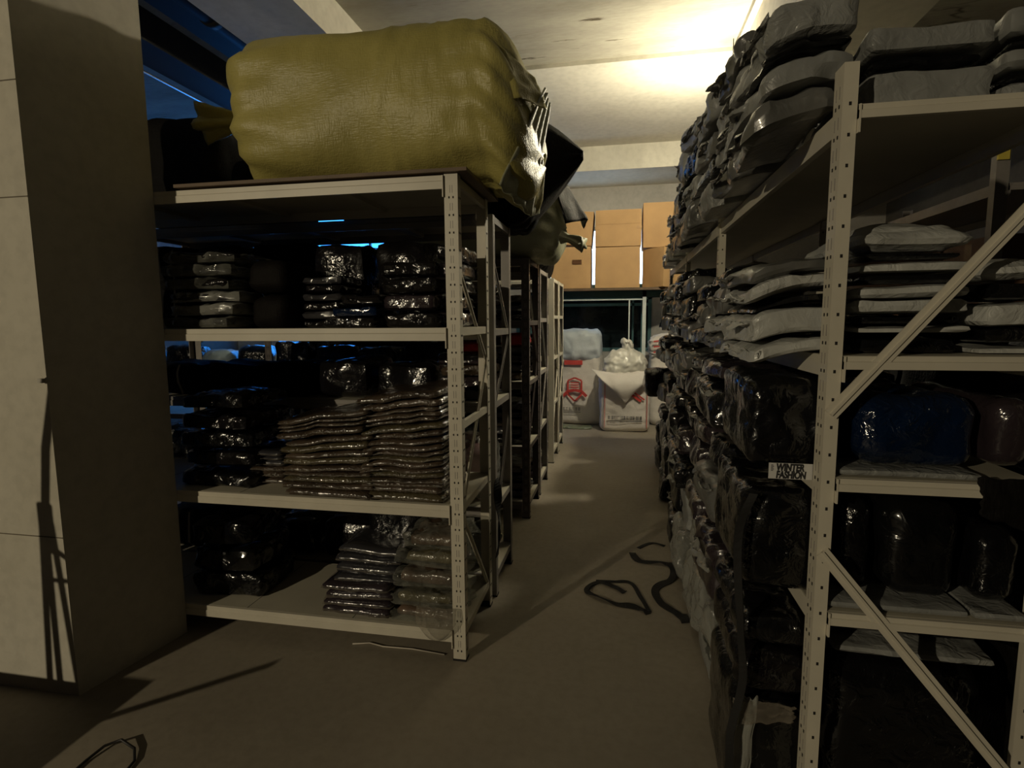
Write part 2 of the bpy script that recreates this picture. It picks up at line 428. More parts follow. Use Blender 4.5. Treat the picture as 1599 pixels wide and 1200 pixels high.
# services under the left ceiling
m = MB(); m.tube([(-2.64, -2, 3.40), (-2.64, 8.1, 3.40)], .07, 16)
for yy in (2.2, 3.4, 4.6): m.tube([(-2.64, yy, 3.40), (-2.64, yy + .07, 3.40)], .078, 16)
tag(m.build('ceiling_pipe', DUCT, smooth=True), 'black round pipe running under the left ceiling', 'pipe')
m = MB(); m.box((-3.02, -2, 3.46), (-2.73, 8.1, 3.59))
tag(m.build('ceiling_duct', DUCT), 'dark square duct under the blue left ceiling', 'duct')
m = MB(); m.tube([(-3.64, -2, 3.34), (-3.64, 8.1, 3.34)], .012, 8)
tag(m.build('ceiling_conduit', m_plain('galvanised', (.55, .56, .58), .25, .9), smooth=True), 'thin shiny conduit beside the dark left beam', 'conduit')

# ------------------------------------------------------------------ shelving racks
def post(parent, x, y, h, sx, sy, mat, holes=True, wx=.053, wy=.042):
    """angle post; corner at (x,y); flanges run inward: sx,sy = +-1"""
    m = MB(); t = .0035
    m.prism([(0, 0), (sx * wx, 0), (sx * wx, sy * t), (sx * t, sy * t), (sx * t, sy * wy), (0, sy * wy)], (x, y, 0), (1, 0, 0), (0, 1, 0), (0, 0, 1), h)
    if holes:
        nz = int((h - .06) / .065); hh = .0075; hw = .0024
        for k in range(nz):
            z = .04 + k * .065
            for u in ((.018, .034) if wx > .04 else (.015,)):
                a = x + sx * (u - hw); b = x + sx * (u + hw)
                m.box((min(a, b), y - .0012 if sy > 0 else y, z), (max(a, b), y if sy > 0 else y + .0012, z + hh), 1)
            for u in ((.016, .030) if wy < .05 else (.018, .038)):
                a = y + sy * (u - hw); b = y + sy * (u + hw)
                m.box((x if sx < 0 else x - .0012, min(a, b), z), (x + .0012 if sx < 0 else x, max(a, b), z + hh), 1)
            if wy > .05:
                for u in (.018, .038):
                    a = y + sy * u
                    m.box((x if sx < 0 else x - .001, a - .0012, z + .02), (x + .001 if sx < 0 else x, a + .0012, z + .046), 2)
            # pressed key slots between the holes
            for u in ((.0215, .0305) if wx > .04 else ()):
                a = x + sx * u
                m.box((a - .0008, y - .0008 if sy > 0 else y, z + .02), (a + .0008, y if sy > 0 else y + .0008, z + .048), 2)
    m.box((x + sx * -.002, y + sy * -.002, 0), (x + sx * (wx + .002), y + sy * (wy + .002), .008), 1)
    return m.build('post', [mat, HOLE, RACKG], parent)

def beam_poly(h, t):
    return [(0, 0), (t, 0), (t, h * .55), (t * .72, h * .62), (t * .72, h), (0, h)]

def rack(name, label, x0, x1, ys, levels, h, mat, panel=PANEL, bh=.05, group=None, ties=(), braces=(), long='x', sideh=.032, holes=True, pw=(.053, .042)):
    """posts at every (x in x0,x1; y in ys). long='x': long beams face -y/+y"""
    root = thing(name, label, 'shelving rack', ((x0 + x1) / 2, (ys[0] + ys[-1]) / 2, 0), group=group)
    off = Matrix.Translation(-Vector(root.location))
    kids = []
    for i, y in enumerate(ys):
        sy = 1 if i < len(ys) - 1 else -1
        for x, sx in ((x0, 1), (x1, -1)): kids.append(post(root, x, y, h, sx, sy, mat, holes, *pw))
    ya, yb = ys[0], ys[-1]
    for z in levels:                         # z is the top of the shelf
        p = MB(); p.box((x0 + .006, ya + .006, z - .012), (x1 - .006, yb - .006, z))
        nj = 4
        if long == 'x':
            for k in range(1, nj):
                xx = x0 + (x1 - x0) * k / nj; p.box((xx - .0015, ya + .01, z - .001), (xx + .0015, yb - .01, z + .0002), 1)
                p.box((xx - .02, ya + .02, z - .03), (xx + .02, yb - .02, z - .012))
        else:
            for k in range(1, 9):
                yy = ya + (yb - ya) * k / 9; p.box((x0 + .01, yy - .0015, z - .001), (x1 - .01, yy + .0015, z + .0002), 1)
        kids.append(p.build('shelf_panel', [panel, HOLE], root))
        lens = bh if long == 'x' else sideh
        for y, s in ((ya, 1), (yb, -1)):
            b = MB(); b.prism([(u * -s, v) for u, v in beam_poly(lens, .014)], (x0 + pw[0] + .001, y + s * .005, z - lens - .0005), (0, 1, 0), (0, 0, 1), (1, 0, 0), x1 - x0 - 2 * pw[0] - .002)
            for xe in (x0 + pw[0] + .001, x1 - pw[0] - .005):
                b.box((xe, y + s * -.010, z - lens - .03), (xe + .004, y + s * .006, z - .001))
            kids.append(b.build('beam', mat, root))
        lens = sideh if long == 'x' else bh
        for x, s in ((x0, 1), (x1, -1)):
            b = MB(); b.box((min(x + s * .004, x + s * .022), ya + .006, z - lens), (max(x + s * .004, x + s * .022), yb - .006, z - .001))
            kids.append(b.build('side_beam', mat, root))
    for (pa, pb, side) in braces:
        b = MB(); b.bar(pa, pb, .03, .004, side); b.bar(pa, pb, .006, .014, side)
        kids.append(b.build('diagonal_brace', mat, root))
    for z in ties:
        for x, s in ((x0, 1), (x1, -1)):
            b = MB(); b.box((min(x + s * .004, x + s * .02), ya + .006, z - .03), (max(x + s * .004, x + s * .02), yb - .006, z)); kids.append(b.build('tie_bar', mat, root))
    for o in kids: o.matrix_parent_inverse = off
    return root

AX1 = -.60; AX0 = -2.62
def xbr(x, y0, y1, zs):
    """zigzag of braces in the rack's end at x"""
    out = []
    for i in range(len(zs) - 1):
        a, b = (y0, y1) if i % 2 == 0 else (y1, y0)
        out.append(((x, a, zs[i]), (x, b, zs[i + 1]), (1, 0, 0)))
    return out
rack('shelving_rack', 'cream slotted steel shelving rack under the big olive bale', AX0, AX1, (2.07, 2.56), (.135, .665, 1.375, 1.945), 1.95, RACK,
     ties=(1.0,), braces=xbr(AX1 - .012, 2.09, 2.54, (1.62, 1.22, .62, .1)))
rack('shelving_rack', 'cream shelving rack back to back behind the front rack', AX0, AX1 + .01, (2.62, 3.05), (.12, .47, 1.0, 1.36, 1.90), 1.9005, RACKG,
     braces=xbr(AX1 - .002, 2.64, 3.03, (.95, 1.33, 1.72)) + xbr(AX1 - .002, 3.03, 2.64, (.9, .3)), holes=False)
rack('shelving_rack', 'brown shelving rack across the gap from the cream racks', AX0, AX1, (3.76, 4.24), (.12, .52, .98, 1.40, 1.82), 1.8205, RACKB,
     braces=xbr(AX1 - .012, 3.78, 4.22, (1.7, 1.1, .5)))
rack('shelving_rack', 'grey shelving rack backing onto the brown rack', AX0, AX1, (4.30, 4.78), (.12, .55, 1.0, 1.42, 1.80), 1.8005, RACKG,
     braces=xbr(AX1 - .012, 4.32, 4.76, (.4, 1.0, 1.6)), holes=False)
rack('shelving_rack', 'pale shelving rack second from the white sacks', AX0, AX1 - .01, (5.32, 5.76), (.12, .60, 1.05, 1.45, 1.80), 1.8005, RACK,
     braces=xbr(AX1 - .022, 5.34, 5.74, (1.5, .9, .3)), holes=False)
rack('shelving_rack', 'pale shelving rack nearest the white sacks', AX0, AX1 - .01, (5.82, 6.26), (.12, .60, 1.05, 1.45, 1.80), 1.8005, RACK,
     braces=xbr(AX1 - .022, 5.84, 6.24, (.3, .9, 1.5)), holes=False)

# ------------------------------------------------------------------ right rack
RX0, RX1 = .472, .945
RY = (1.38, 2.87, 4.21, 5.55)
rack('shelving_rack', 'long cream shelving rack down the right side of the aisle', RX0, RX1, RY, (.70, 1.03, 1.315, 1.86), 1.95, RACK, long='y', bh=.05, sideh=.03, pw=(.03, .055),
     braces=[((RX0 + .01, 1.374, 1.18), (RX1 - .01, 1.374, 1.745), (0, 1, 0)), ((RX0 + .01, 1.374, .85), (RX1 - .01, 1.374, .30), (0, 1, 0)),
             ((RX0 + .02, 2.875, 1.62), (RX1 - .02, 2.875, 1.15), (0, 1, 0))])
# a rack in the dark aisle beyond
rack('shelving_rack', 'dim rack with a yellow tagged post beyond the right rack', 1.66, 2.2, (2.95, 4.9), (.2, .8, 1.4, 2.0), 2.22, RACKG, long='y', holes=False)
m = MB(); m.box((1.655, 2.935, 2.10), (1.70, 2.946, 2.17)); tag(m.build('tag', YELLOW), 'small yellow tag on the dim post beyond the right rack', 'tag')

ORD = ['first', 'second', 'third', 'fourth', 'fifth', 'sixth', 'seventh', 'eighth', 'ninth', 'tenth', 'eleventh', 'twelfth', 'thirteenth', 'fourteenth',
       'fifteenth', 'sixteenth', 'seventeenth', 'eighteenth', 'nineteenth', 'twentieth', 'twenty-first', 'twenty-second', 'twenty-third', 'twenty-fourth']

# ------------------------------------------------------------------ stacks of polybagged garments
def packet(name, label, x, y, z, w, d, t, mat, seed, wave=.012, group=None, edge=FILMEDGE, lip=.018, rz=0, cell=.02, tilt=(0, 0), wz=None, base=1.):
    """one folded garment in its polybag, waves follow the layers below it"""
    nx, ny = max(6, int(w / cell)), max(5, int(d / (cell * 1.6)))
    wz = z if wz is None else wz
    grow = min(1, .05 + base / .14)
    c, s = math.cos(rz), math.sin(rz)
    def fld(u, v):
        a = noise.noise(Vector((u * 6.5 + seed * .37, v * 3, wz * 4.5 + seed)))
        b = noise.noise(Vector((u * 15, v * 6, wz * 7 + seed * 2)))
        return grow * (wave * a + wave * .3 * b) + (1 - grow) * wave * .15 + tilt[0] * u + tilt[1] * v
    V = []; F = []
    for top in (0, 1):
        for j in range(ny + 1):
            for i in range(nx + 1):
                qx, qy = i / nx * 2 - 1, j / ny * 2 - 1
                e = (1 - abs(qx) ** 7) * (1 - abs(qy) ** 7)
                bul = .5 * t * (.55 + .45 * max(0, e) ** .5)
                jx = .006 * noise.noise(Vector((qy * 3, wz * 40, seed))) * (1 if abs(qx) > .99 else 0)
                jy = .007 * noise.noise(Vector((qx * 4, wz * 40, seed + 9))) * (1 if abs(qy) > .99 else 0)
                u, v = qx * w / 2 + jx, qy * d / 2 + jy
                V.append(Vector((u, v, fld(u, v) + t / 2 + (bul if top else -bul))))
    o_ = (nx + 1) * (ny + 1); g = lambda i, j, k: k * o_ + j * (nx + 1) + i
    for j in range(ny):
        for i in range(nx):
            F.append((g(i, j, 0), g(i, j + 1, 0), g(i + 1, j + 1, 0), g(i + 1, j, 0)))
            F.append((g(i, j, 1), g(i + 1, j, 1), g(i + 1, j + 1, 1), g(i, j + 1, 1)))
    for i in range(nx):
        F.append((g(i, 0, 0), g(i + 1, 0, 0), g(i + 1, 0, 1), g(i, 0, 1)))
        F.append((g(i, ny, 0), g(i, ny, 1), g(i + 1, ny, 1), g(i + 1, ny, 0)))
    for j in range(ny):
        F.append((g(0, j, 0), g(0, j, 1), g(0, j + 1, 1), g(0, j + 1, 0)))
        F.append((g(nx, j, 0), g(nx, j + 1, 0), g(nx, j + 1, 1), g(nx, j, 1)))
    o = link_mesh(name, V, F, mat, None, True)
    o.location = (x, y, z); o.rotation_euler = (0, 0, rz)
    tag(o, label, 'garment packet', group)
    if edge:
        # the loose polybag edge along the front and both sides
        path = []
        n2 = max(4, int(d / .04))
        for k in range(n2, 0, -1): path.append((-w / 2, -d / 2 + d * .6 * k / n2, (-1, 0)))
        for i in range(nx + 1): path.append((-w / 2 + w * i / nx, -d / 2, (0, -1)))
        for k in range(1, n2 + 1): path.append((w / 2, -d / 2 + d * .6 * k / n2, (1, 0)))
        EV = []; EF = []
        for q, (u, v, dr) in enumerate(path):
            z0 = fld(u, v) + t / 2
            ln = lip * (.55 + .9 * abs(noise.noise(Vector((q * .33, wz * 31, seed)))))
            dz = .006 * noise.noise(Vector((q * .5, wz * 17, seed + 4)))
            inn = .006
            EV += [(u - dr[0] * inn, v - dr[1] * inn, z0 + .0018), (u + dr[0] * ln, v + dr[1] * ln, z0 + dz + .0006),
                   (u - dr[0] * inn, v - dr[1] * inn, z0 - .0018), (u + dr[0] * ln, v + dr[1] * ln, z0 + dz - .0006)]
        for q in range(len(path) - 1):
            a, b = q * 4, q * 4 + 4
            EF += [(a, a + 1, b + 1, b), (a + 2, b + 2, b + 3, a + 3), (a + 1, a + 3, b + 3, b + 1), (a, b, b + 2, a + 2)]
        link_mesh('bag_edge', EV, EF, edge, o, True)
    return o

def stack(name, where, x, y, z, w, d, n, t, mats, seed, wave=.010, what='garment packet', group=None, jit=.008, edge=FILMEDGE, lip=.018, tilt=(0, 0),
          colors=None, cell=.02, order='bottom', slope=(0, 0)):
    """n packets; label counts up from the bottom"""
    r = random.Random(seed); zb = z
    for k in range(n):
        mt = mats[r.randrange(len(mats))]; tk = t * r.choice([.62, .8, 1., 1.1, 1.35])
        pos = 'bottom' if k == 0 else ('topmost' if k == n - 1 else ORD[k])
        lab = (f'{colors or "dark"} {what}, ' + ('lowest of' if k == 0 else 'topmost of' if k == n - 1 else ORD[k] + ' up in') + f' {where}')
        packet(name, lab, x + r.uniform(-jit, jit) + slope[0] * k * t, y + r.uniform(-jit, jit) * .6 + slope[1] * k * t, z, w * r.uniform(.96, 1.03), d * r.uniform(.97, 1.02), tk, mt, seed, wave, group, edge, lip,
               r.uniform(-.05, .05), cell, (tilt[0] * k / n, tilt[1] * k / n), None, z - zb)
        z += tk * 1.06 + abs(tilt[0]) * w * .5 / n * .3
    return z

B2 = [BROWNP, BROWNP2, BROWNP]
# middle shelf (z .665): two big stacks and one behind, a dark pile left
Z3 = .667
stack('garment_packet', 'left of the two brown stacks, middle shelf', -1.175, 2.235, Z3, .385, .36, 13, .0245, B2, 3, .018, 'polybagged garment', 'brown garments in the left middle stack', colors='brown', lip=.014, slope=(-.10, .05), jit=.015, tilt=(.13, .02))
stack('garment_packet', 'brown stack beside the front post, middle shelf', -.853, 2.235, Z3, .345, .36, 18, .0255, B2, 11, .022, 'polybagged garment', 'brown garments in the right middle stack', colors='brown', lip=.014, slope=(-.03, .10), jit=.012, tilt=(.10, .03))
stack('garment_packet', 'small dark stack left of the brown stacks', -1.56, 2.33, Z3, .17, .26, 6, .024, [BROWNP, GREYG], 21, .008, 'polybagged garment', 'small dark middle shelf stack', colors='dark')
zz = Z3
for k in range(5):
    bag('clothes_bag', ['lowest', 'second lowest', 'middle', 'second highest', 'topmost'][k] + ' black bag in the pile by the pillar, middle shelf', 'clothes bag', (-1.77 + .012 * (k % 2), 2.31, zz), (.40 - .012 * k, .38, .084), [BLACKP, BLACKP2][k % 2], 40 + k, .04 * (k % 3 - 1), .02, .020, 6, .02,
        group='black bags by the pillar, middle shelf', cell=.016)
    zz += .088
# bottom shelf (z .135)
Z4 = .137
stack('garment_packet', 'plum stack at the middle of the bottom shelf', -1.085, 2.215, Z4, .305, .25, 4, .032, [PURPLEP], 31, .008, 'folded plum garment', 'plum garments on the bottom shelf', colors='glossy', lip=.02)
stack('garment_packet', 'charcoal garments lying on the plum stack', -1.075, 2.27, Z4 + .126, .29, .25, 4, .034, [GREYG], 33, .012, 'charcoal garment', 'charcoal garments on the bottom shelf', colors='folded', lip=.012, slope=(.12, .25))
bag('clothes_bag', 'tall black glossy bag standing behind the charcoal garments', 'clothes bag', (-1.03, 2.44, Z4), (.30, .16, .42), BLACKP, 35, 0, .05, .012, 8, .01, cell=.018)

def clear_pack(label, x, y, z, w, d, h, gmat, seed, rz=0, group=None, over=.03, film=FILM):
    """folded garment inside a loose clear bag"""
    o = bag('garment_packet', label, 'garment packet', (x, y, z), (w + over * 2, d + over * 2, h), film, seed, rz, h * .16, .024, 8, .016, group=group, cell=.018)
    V, F = soft_box(w, d, h * .78, cells(w, d, h, .022), h * .2, seed + 1, .016, 8, .012)
    g = link_mesh('garment', V, F, gmat, o, True); g.location = (0, 0, h * .08)
    return o
zz = Z4
hs = (.055, .075, .09, .075, .075)
for k in range(5):
    clear_pack(['lowest', 'second lowest', 'middle', 'second highest', 'topmost'][k] + ' clear bagged brown garment beside the front post, bottom shelf', -.795 + .004 * k, 2.225 + .018 * k, zz, .285 - .012 * k, .24, hs[k],
               [BROWNC, OLIVEC][k % 2], 50 + k, .03 * (k % 3 - 1), 'clear bagged garments on the bottom shelf', .03 + .006 * (k == 1))
    zz += hs[k] * .99
for k in range(3):
    bag('clothes_bag', ['lowest', 'middle', 'topmost'][k] + ' black bag by the pillar on the bottom shelf', 'clothes bag', (-1.76 - .02 * k, 2.31, Z4 + .122 * k), (.36 - .02 * k, .36, .12), BLACKP, 60 + k,   .05 * k, .02, .022, 6, .02, group='black bags by the pillar, bottom shelf', cell=.018)
# hanging loose film in front of the bottom shelf packs
V = []; F = []
for j in range(9):
    for i in range(13):
        u = i / 12; v = j / 8
        V.append(Vector((-.80 + .17 * u, 2.045 - .012 * math.sin(v * 2.4) - .008 * noise.noise(Vector((u * 5, v * 4, 2))), Z4 + .10 - (.14 * v) * (math.sin(math.pi * (.12 + .78 * u)) ** .8))))
for j in range(8):
    for i in range(12): F.append((j * 13 + i, j * 13 + i + 1, j * 13 + i + 14, j * 13 + i + 13))
o = link_mesh('drooping_film', V, F, FILMEDGE, None, True); sm = o.modifiers.new('s', 'SOLIDIFY'); sm.thickness = .0012
_q = next(ob for ob in bpy.data.objects if ob.get('label', '').startswith('lowest clear bagged brown')); bpy.context.view_layer.update(); o.parent = _q; o.matrix_parent_inverse = _q.matrix_world.inverted()

# upper shelf (z 1.375)
Z2 = 1.377
DK = [BLACKP2, PURPLEP, BLACKP2]
def folded_pack(label, x, y, z, w, d, h, mat, seed, rz=0, group=None, n=3):
    """thick garment folded in n leaves, bagged"""
    o = bag('garment_packet', label, 'garment packet', (x, y, z), (w, d, h), mat, seed, rz, h * .32, .010, 9, .008, group=group, cell=.013, aniso=(.8, .8, 3.4))
    return o
zz = Z2; 
for k in range(4):
    folded_pack(['lowest', 'second lowest', 'second highest', 'topmost'][k] + ' glossy black folded garment in the upper shelf stack left of the post', -.815 - .006 * k, 2.25 + .01 * (k % 2), zz, .245, .30, .066, DK[k % 3], 70 + k, .02 * (k - 1), 'glossy black garments, upper shelf left stack')
    zz += .067
zz = Z2
for k in range(5):
    folded_pack(['lowest', 'second lowest', 'middle', 'second highest', 'topmost'][k] + ' glossy black folded garment in the upper shelf stack behind the post', -.695 + .004 * k, 2.32, zz, .12, .30, .066, DK[(k + 1) % 3], 80 + k, .03 * (k % 2), 'glossy black garments, upper shelf end stack')
    zz += .067
for k in range(3):
    folded_pack(['lower', 'middle', 'upper'][k] + ' navy folded garment in the slumped upper shelf pile', -1.08 + .02 * k, 2.24, Z2 + .046 * k, .24 - .03 * k, .30, .046, BLUEP if k == 1 else BLACKP2, 90 + k, .05 * k, 'slumped navy garments, upper shelf')
for k in range(6):
    folded_pack('thin black garment with pale edge, ' + ['lowest', 'second', 'third', 'fourth', 'fifth', 'topmost'][k] + ' in the narrow upper shelf stack', -1.29, 2.38, Z2 + .038 * k, .19, .26, .037, [BLACKP2, GREYG][k % 2], 100 + k, .02 * k, 'narrow dark stack, upper shelf')
for k in range(6):
    clear_pack(['lowest', 'second lowest', 'third', 'fourth', 'second highest', 'topmost'][k] + ' crinkled clear bag in the stack by the pillar, upper shelf', -1.80 + .012 * (k % 3), 2.27, Z2 + .056 * k, .34, .30, .058, [GREYG, BLACKP2][k % 2], 110 + k, .06 * (k % 3 - 1), 'crinkled clear bags by the pillar', .018, MILK if k in (1, 2) else FILM)
for k in range(2):
    bag('clothes_bag', ['lower', 'upper'][k] + ' matte black bag right of the crinkled clear bags', 'clothes bag', (-1.50, 2.34, Z2 + .15 * k), (.20, .34, .148), BLACKW, 120 + k, 0, .05, .01, 6, .01, group='matte black bags, upper shelf')

# ------------------------------------------------------------------ racks B..F : goods at the aisle end and dark bags further in
TOPS = {}
def end_goods(rackname, y, levels, top, mats, seed, dep=.30):
    r = random.Random(seed)
    for li, z in enumerate(levels):
        if rackname == 'second rack' and li in (0, 1):
            h_ = (.24, .34)[li]
            clear_pack(['crumpled clear bag hanging near the floor at the second rack end', 'crumpled pinkish clear bag at the second rack end'][li], -.765, y, z + .002, .23, .30, h_, [GREYG, PINKG][li], 77 + li, 0, None, .025, MILK)
        room = (levels[li + 1] if li + 1 < len(levels) else top) - z - .07
        n = max(2, int(room * r.uniform(.62, .92) / .062)); zz = z + .002
        for k in range(0 if rackname == 'second rack' and li in (0, 1) else n):
            lab = f'dark folded packet, {ORD[k]} up from {["the bottom", "the second", "the third", "the fourth"][li]} shelf end of the {rackname}'
            folded_pack(lab, -.77 + r.uniform(-.012, .012), y + r.uniform(-.01, .01), zz, .26, dep, .060, mats[r.randrange(len(mats))], seed * 10 + li * 10 + k, r.uniform(-.06, .06), f'dark packets at the end of the {rackname}')
            zz += .061
        TOPS[rackname, li] = zz
        for j in range(5):
            x = -1.05 - j * .345
            h = room * (r.uniform(.60, .82) if not (rackname == 'second rack' and li == 3) else r.uniform(.93, .99))
            bag('clothes_bag', f'added black bag, {ORD[j]} inward behind the packets on {["the bottom", "the second", "the third", "the fourth"][li]} shelf, {rackname}', 'clothes bag', (x - .02, y, z + .002), (.315, dep + .04, h), [BLACKP, BLACKW, BLACKP2][r.randrange(3)], seed * 31 + li * 7 + j, r.uniform(-.05, .05), .03, .022, 5, .02,
                group=f'black bags deep in the {rackname}', cell=.035)
end_goods('second rack', 2.835, (.12, .47, 1.0, 1.36), 1.91, [BLACKP2, PURPLEP, GREYG, BROWNP], 5, .34)
end_goods('brown rack', 4.0, (.12, .52, .98, 1.40), 1.82, [BLACKP2, GREYG, BROWNP], 6, .36)
end_goods('grey rack', 4.54, (.12, .55, 1.0, 1.42), 1.80, [BLACKP2, GREYG, PURPLEP], 8, .36)
end_goods('pale rack', 5.54, (.12, .60, 1.05, 1.45), 1.80, [BROWNP, GREYG, PURPLEP], 9, .34)
end_goods('last rack', 6.04, (.12, .60, 1.05, 1.45), 1.80, [BROWNP, GREYG, PURPLEP], 10, .34)

# ------------------------------------------------------------------ bales on top of the left racks
m = MB(); 
for j in range(3):
    m.box((-1.80 + j * .004, 2.045 + j * .0, 1.952), (-.558, 2.60, 1.965))
    break
tag(m.build('wood_board', BOARD), 'thin dark wooden board under the olive bale', 'board')

def bale(name, label, cat, cx, cy, z0, L, ry, rz_, mat, seed, right_fold=True, nL=90, nT=72, sag=.0, taper=(.1, .1), amp=.02, parts=True, cut=.71):
    """stuffed woven sack lying along x"""
    V = []; F = []
    for i in range(nL + 1):
        t = i / nL * 2 - 1
        e = abs(t)
        fl = max(0, 1 - max(0, (e - .70) / .30) ** 2.6) ** .5 if e > .70 else 1.
        fl = max(fl, .02)
        for j in range(nT):
            a = 2 * math.pi * j / nT
            ca, sa = math.cos(a), math.sin(a)
            p_ = 3.0
            k = (abs(ca) ** p_ + abs(sa) ** p_) ** (-1 / p_)
            y, z = ca * k * ry * fl, sa * k * rz_ * fl
            if sa < 0: z = max(z, -rz_ * .99)
            # pleats near the ends, soft dents in the middle
            pl = max(0, (e - .45) / .55)
            pleat = .020 * pl * math.sin(a * 17 + 2.2 * noise.noise(Vector((a, t * 2, seed)))) * fl
            dent = amp * noise.noise(Vector((t * 2.2, ca * 1.6, sa * 1.6 + seed))) + amp * .5 * ridged(Vector((t * 9, ca * 2.2, sa * 2.2 + seed)), 2) * (0.3 + .7 * (t > .1))
            rr = 1 + (dent + pleat) / max(.08, min(ry, rz_))
            y *= rr; z *= rr
            x = t * L / 2 + .02 * noise.noise(Vector((ca * 2, sa * 2, seed + t))) * (e > .6)
            zc = z + rz_
            if t < cut or not sag: zc = max(zc, .003)
            zc -= sag * max(0, t - cut) ** 1.2 * (1.3 - .35 * sa)
            V.append(Vector((x, y, zc)))
    for i in range(nL):
        for j in range(nT):
            a, b = i * nT + j, i * nT + (j + 1) % nT
            F.append((a, a + nT, b + nT, b))
    F.append(tuple(range(nT))); F.append(tuple(nL * nT + j for j in range(nT - 1, -1, -1)))
    root = thing(name, label, cat, (cx, cy, z0))
    link_mesh('sack_body', V, F, mat, root, True)
    return root

big = bale('bale', 'huge olive yellow woven bale on top of the front rack', 'bale', -1.005, 2.48, 1.967, 1.34, .37, .315, OLIVE, 1.3, sag=.62, amp=.022)
# tied neck on the left end
def neck(parent, p0, p1, r0, rmid, r1, mat, seed, n=28, m_=14, name='tied_neck'):
    p0, p1 = Vector(p0), Vector(p1); d = (p1 - p0); V = []; F = []
    u = d.cross(Vector((0, 0, 1))).normalized(); w = u.cross(d).normalized()
    for i in range(m_ + 1):
        t = i / m_
        r = r0 + (rmid - r0) * min(1, t / .3) if t < .3 else rmid + (r1 - rmid) * ((t - .3) / .7) ** .8
        for j in range(n):
            a = 2 * math.pi * j / n
            rr = r * (1 + .28 * math.sin(a * 5 + seed + t) * (.3 + t) + .12 * noise.noise(Vector((a * 2, t * 4, seed))))
            V.append(p0 + d * t + u * math.cos(a) * rr * 1.0 + w * math.sin(a) * rr * .75 + Vector((0, 0, -.03 * t * t)))
    for i in range(m_):
        for j in range(n):
            a, b = i * n + j, i * n + (j + 1) % n
            F.append((a, b, b + n, a + n))
    F.append(tuple(m_ * n + j for j in range(n)))
    return link_mesh(name, V, F, mat, parent, True)
neck(big, (-.655, -.05, .36), (-.90, -.09, .39), .075, .035, .095, OLIVE, 1.)
# loose flap folded over the right end
def flap(parent, name, pts_a, pts_b, mat, seed, n=26, m_=14, amp=.012, pleats=0):
    """ruled cloth between two polylines"""
    def samp(P, t):
        x = t * (len(P) - 1); i = min(int(x), len(P) - 2); return Vector(P[i]).lerp(Vector(P[i + 1]), x - i)
    V = []; F = []
    for j in range(m_ + 1):
        v = j / m_
        for i in range(n + 1):
            u = i / n
            p = samp(pts_a, u).lerp(samp(pts_b, u), v)
            p += Vector((1, -.4, .3)) * (amp * noise.noise(Vector((u * 4, v * 4, seed))) + (amp * .8 * math.sin(u * pleats * 6.28 + v) if pleats else 0))
            V.append(p)
    for j in range(m_):
        for i in range(n):
            a = j * (n + 1) + i; F.append((a, a + 1, a + n + 2, a + n + 1))
    o = link_mesh(name, V, F, mat, parent, True)
    s = o.modifiers.new('s', 'SOLIDIFY'); s.thickness = .003
    return o
flap(big, 'folded_flap', [(.44, -.33, .50), (.56, -.30, .46), (.66, -.16, .40)], [(.50, -.36, .24), (.63, -.31, .27), (.71, -.14, .28)], OLIVE, 4.)
flap(big, 'loose_sheet', [(.70, -.16, .36), (.70, .0, .36), (.66, .14, .34)], [(.545, -.34, -.05), (.63, -.10, -.13), (.62, .22, -.06)], OLIVEP, 6., 48, 18, .007, 6)

blk = bale('bale', 'dark bale with pointed end behind the olive bale', 'bale', -1.02, 3.18, 1.902, 1.2, .29, .31, BLACKW, 5.1, sag=.0, amp=.02)
def tip_end(parent, x0, ry, rz_, zc, tip, mat, seed, n=40, m_=12):
    V = []; F = []; tip = Vector(tip)
    for i in range(m_ + 1):
        t = i / m_
        for j in range(n):
            a = 2 * math.pi * j / n; ca, sa = math.cos(a), math.sin(a); k = (abs(ca) ** 3 + abs(sa) ** 3) ** (-1 / 3)
            p = Vector((x0, ca * k * ry, zc + sa * k * rz_)).lerp(tip + Vector((0, ca * .02, sa * .02)), t)
            p += Vector((0, ca, sa)) * (.018 * noise.noise(Vector((ca * 3, sa * 3, seed + t * 2))) + .03 * math.sin(math.pi * t) * .5)
            V.append(p)
    for i in range(m_):
        for j in range(n):
            a, b = i * n + j, i * n + (j + 1) % n; F.append((a, b, b + n, a + n))
    F.append(tuple(m_ * n + j for j in range(n)))
    return link_mesh('folded_corner', V, F, mat, parent, True)
tip_end(blk, .50, .30, .31, .325, (.82, -.05, .385), BLACKW, 2.)
yb = bale('bale', 'smaller pale olive bale on the brown rack top', 'bale', -.98, 4.06, 1.822, 1.2, .34, .27, OLIVEP, 8.3, sag=.14, amp=.02)
flap(yb, 'folded_flap', [(.54, -.3, .5), (.62, -.12, .5), (.62, .1, .5)], [(.62, -.26, .22), (.76, -.1, .27), (.72, .1, .24)], BLACKW, 5.)
neck(yb, (.60, -.20, .14), (.74, -.26, .11), .06, .03, .055, OLIVEP, 2.)
bale('bale', 'dark bale on the grey rack top', 'bale', -1.1, 4.58 + .12, 1.803, 1.1, .24, .27, BLACKW, 9.1, amp=.02)
bale('bale', 'low dark bale on the pale rack tops', 'bale', -1.2, 5.75, 1.803, 1.1, .34, .28, BLACKW, 10.1, amp=.02)
# dark silhouettes left of the olive bale
bag('clothes_bag', 'tall black sack on the second rack behind the pillar', 'clothes bag', (-2.32, 2.84, 1.902), (.50, .40, .60), BLACKW, 201, .1, .08, .015, 5, .02, cell=.03)
bag('clothes_bag', 'lower black sack beside the olive tied neck', 'clothes bag', (-1.86, 2.84, 1.902), (.38, .36, .36), BLACKW, 202, .1, .08, .015, 5, .02, cell=.03)

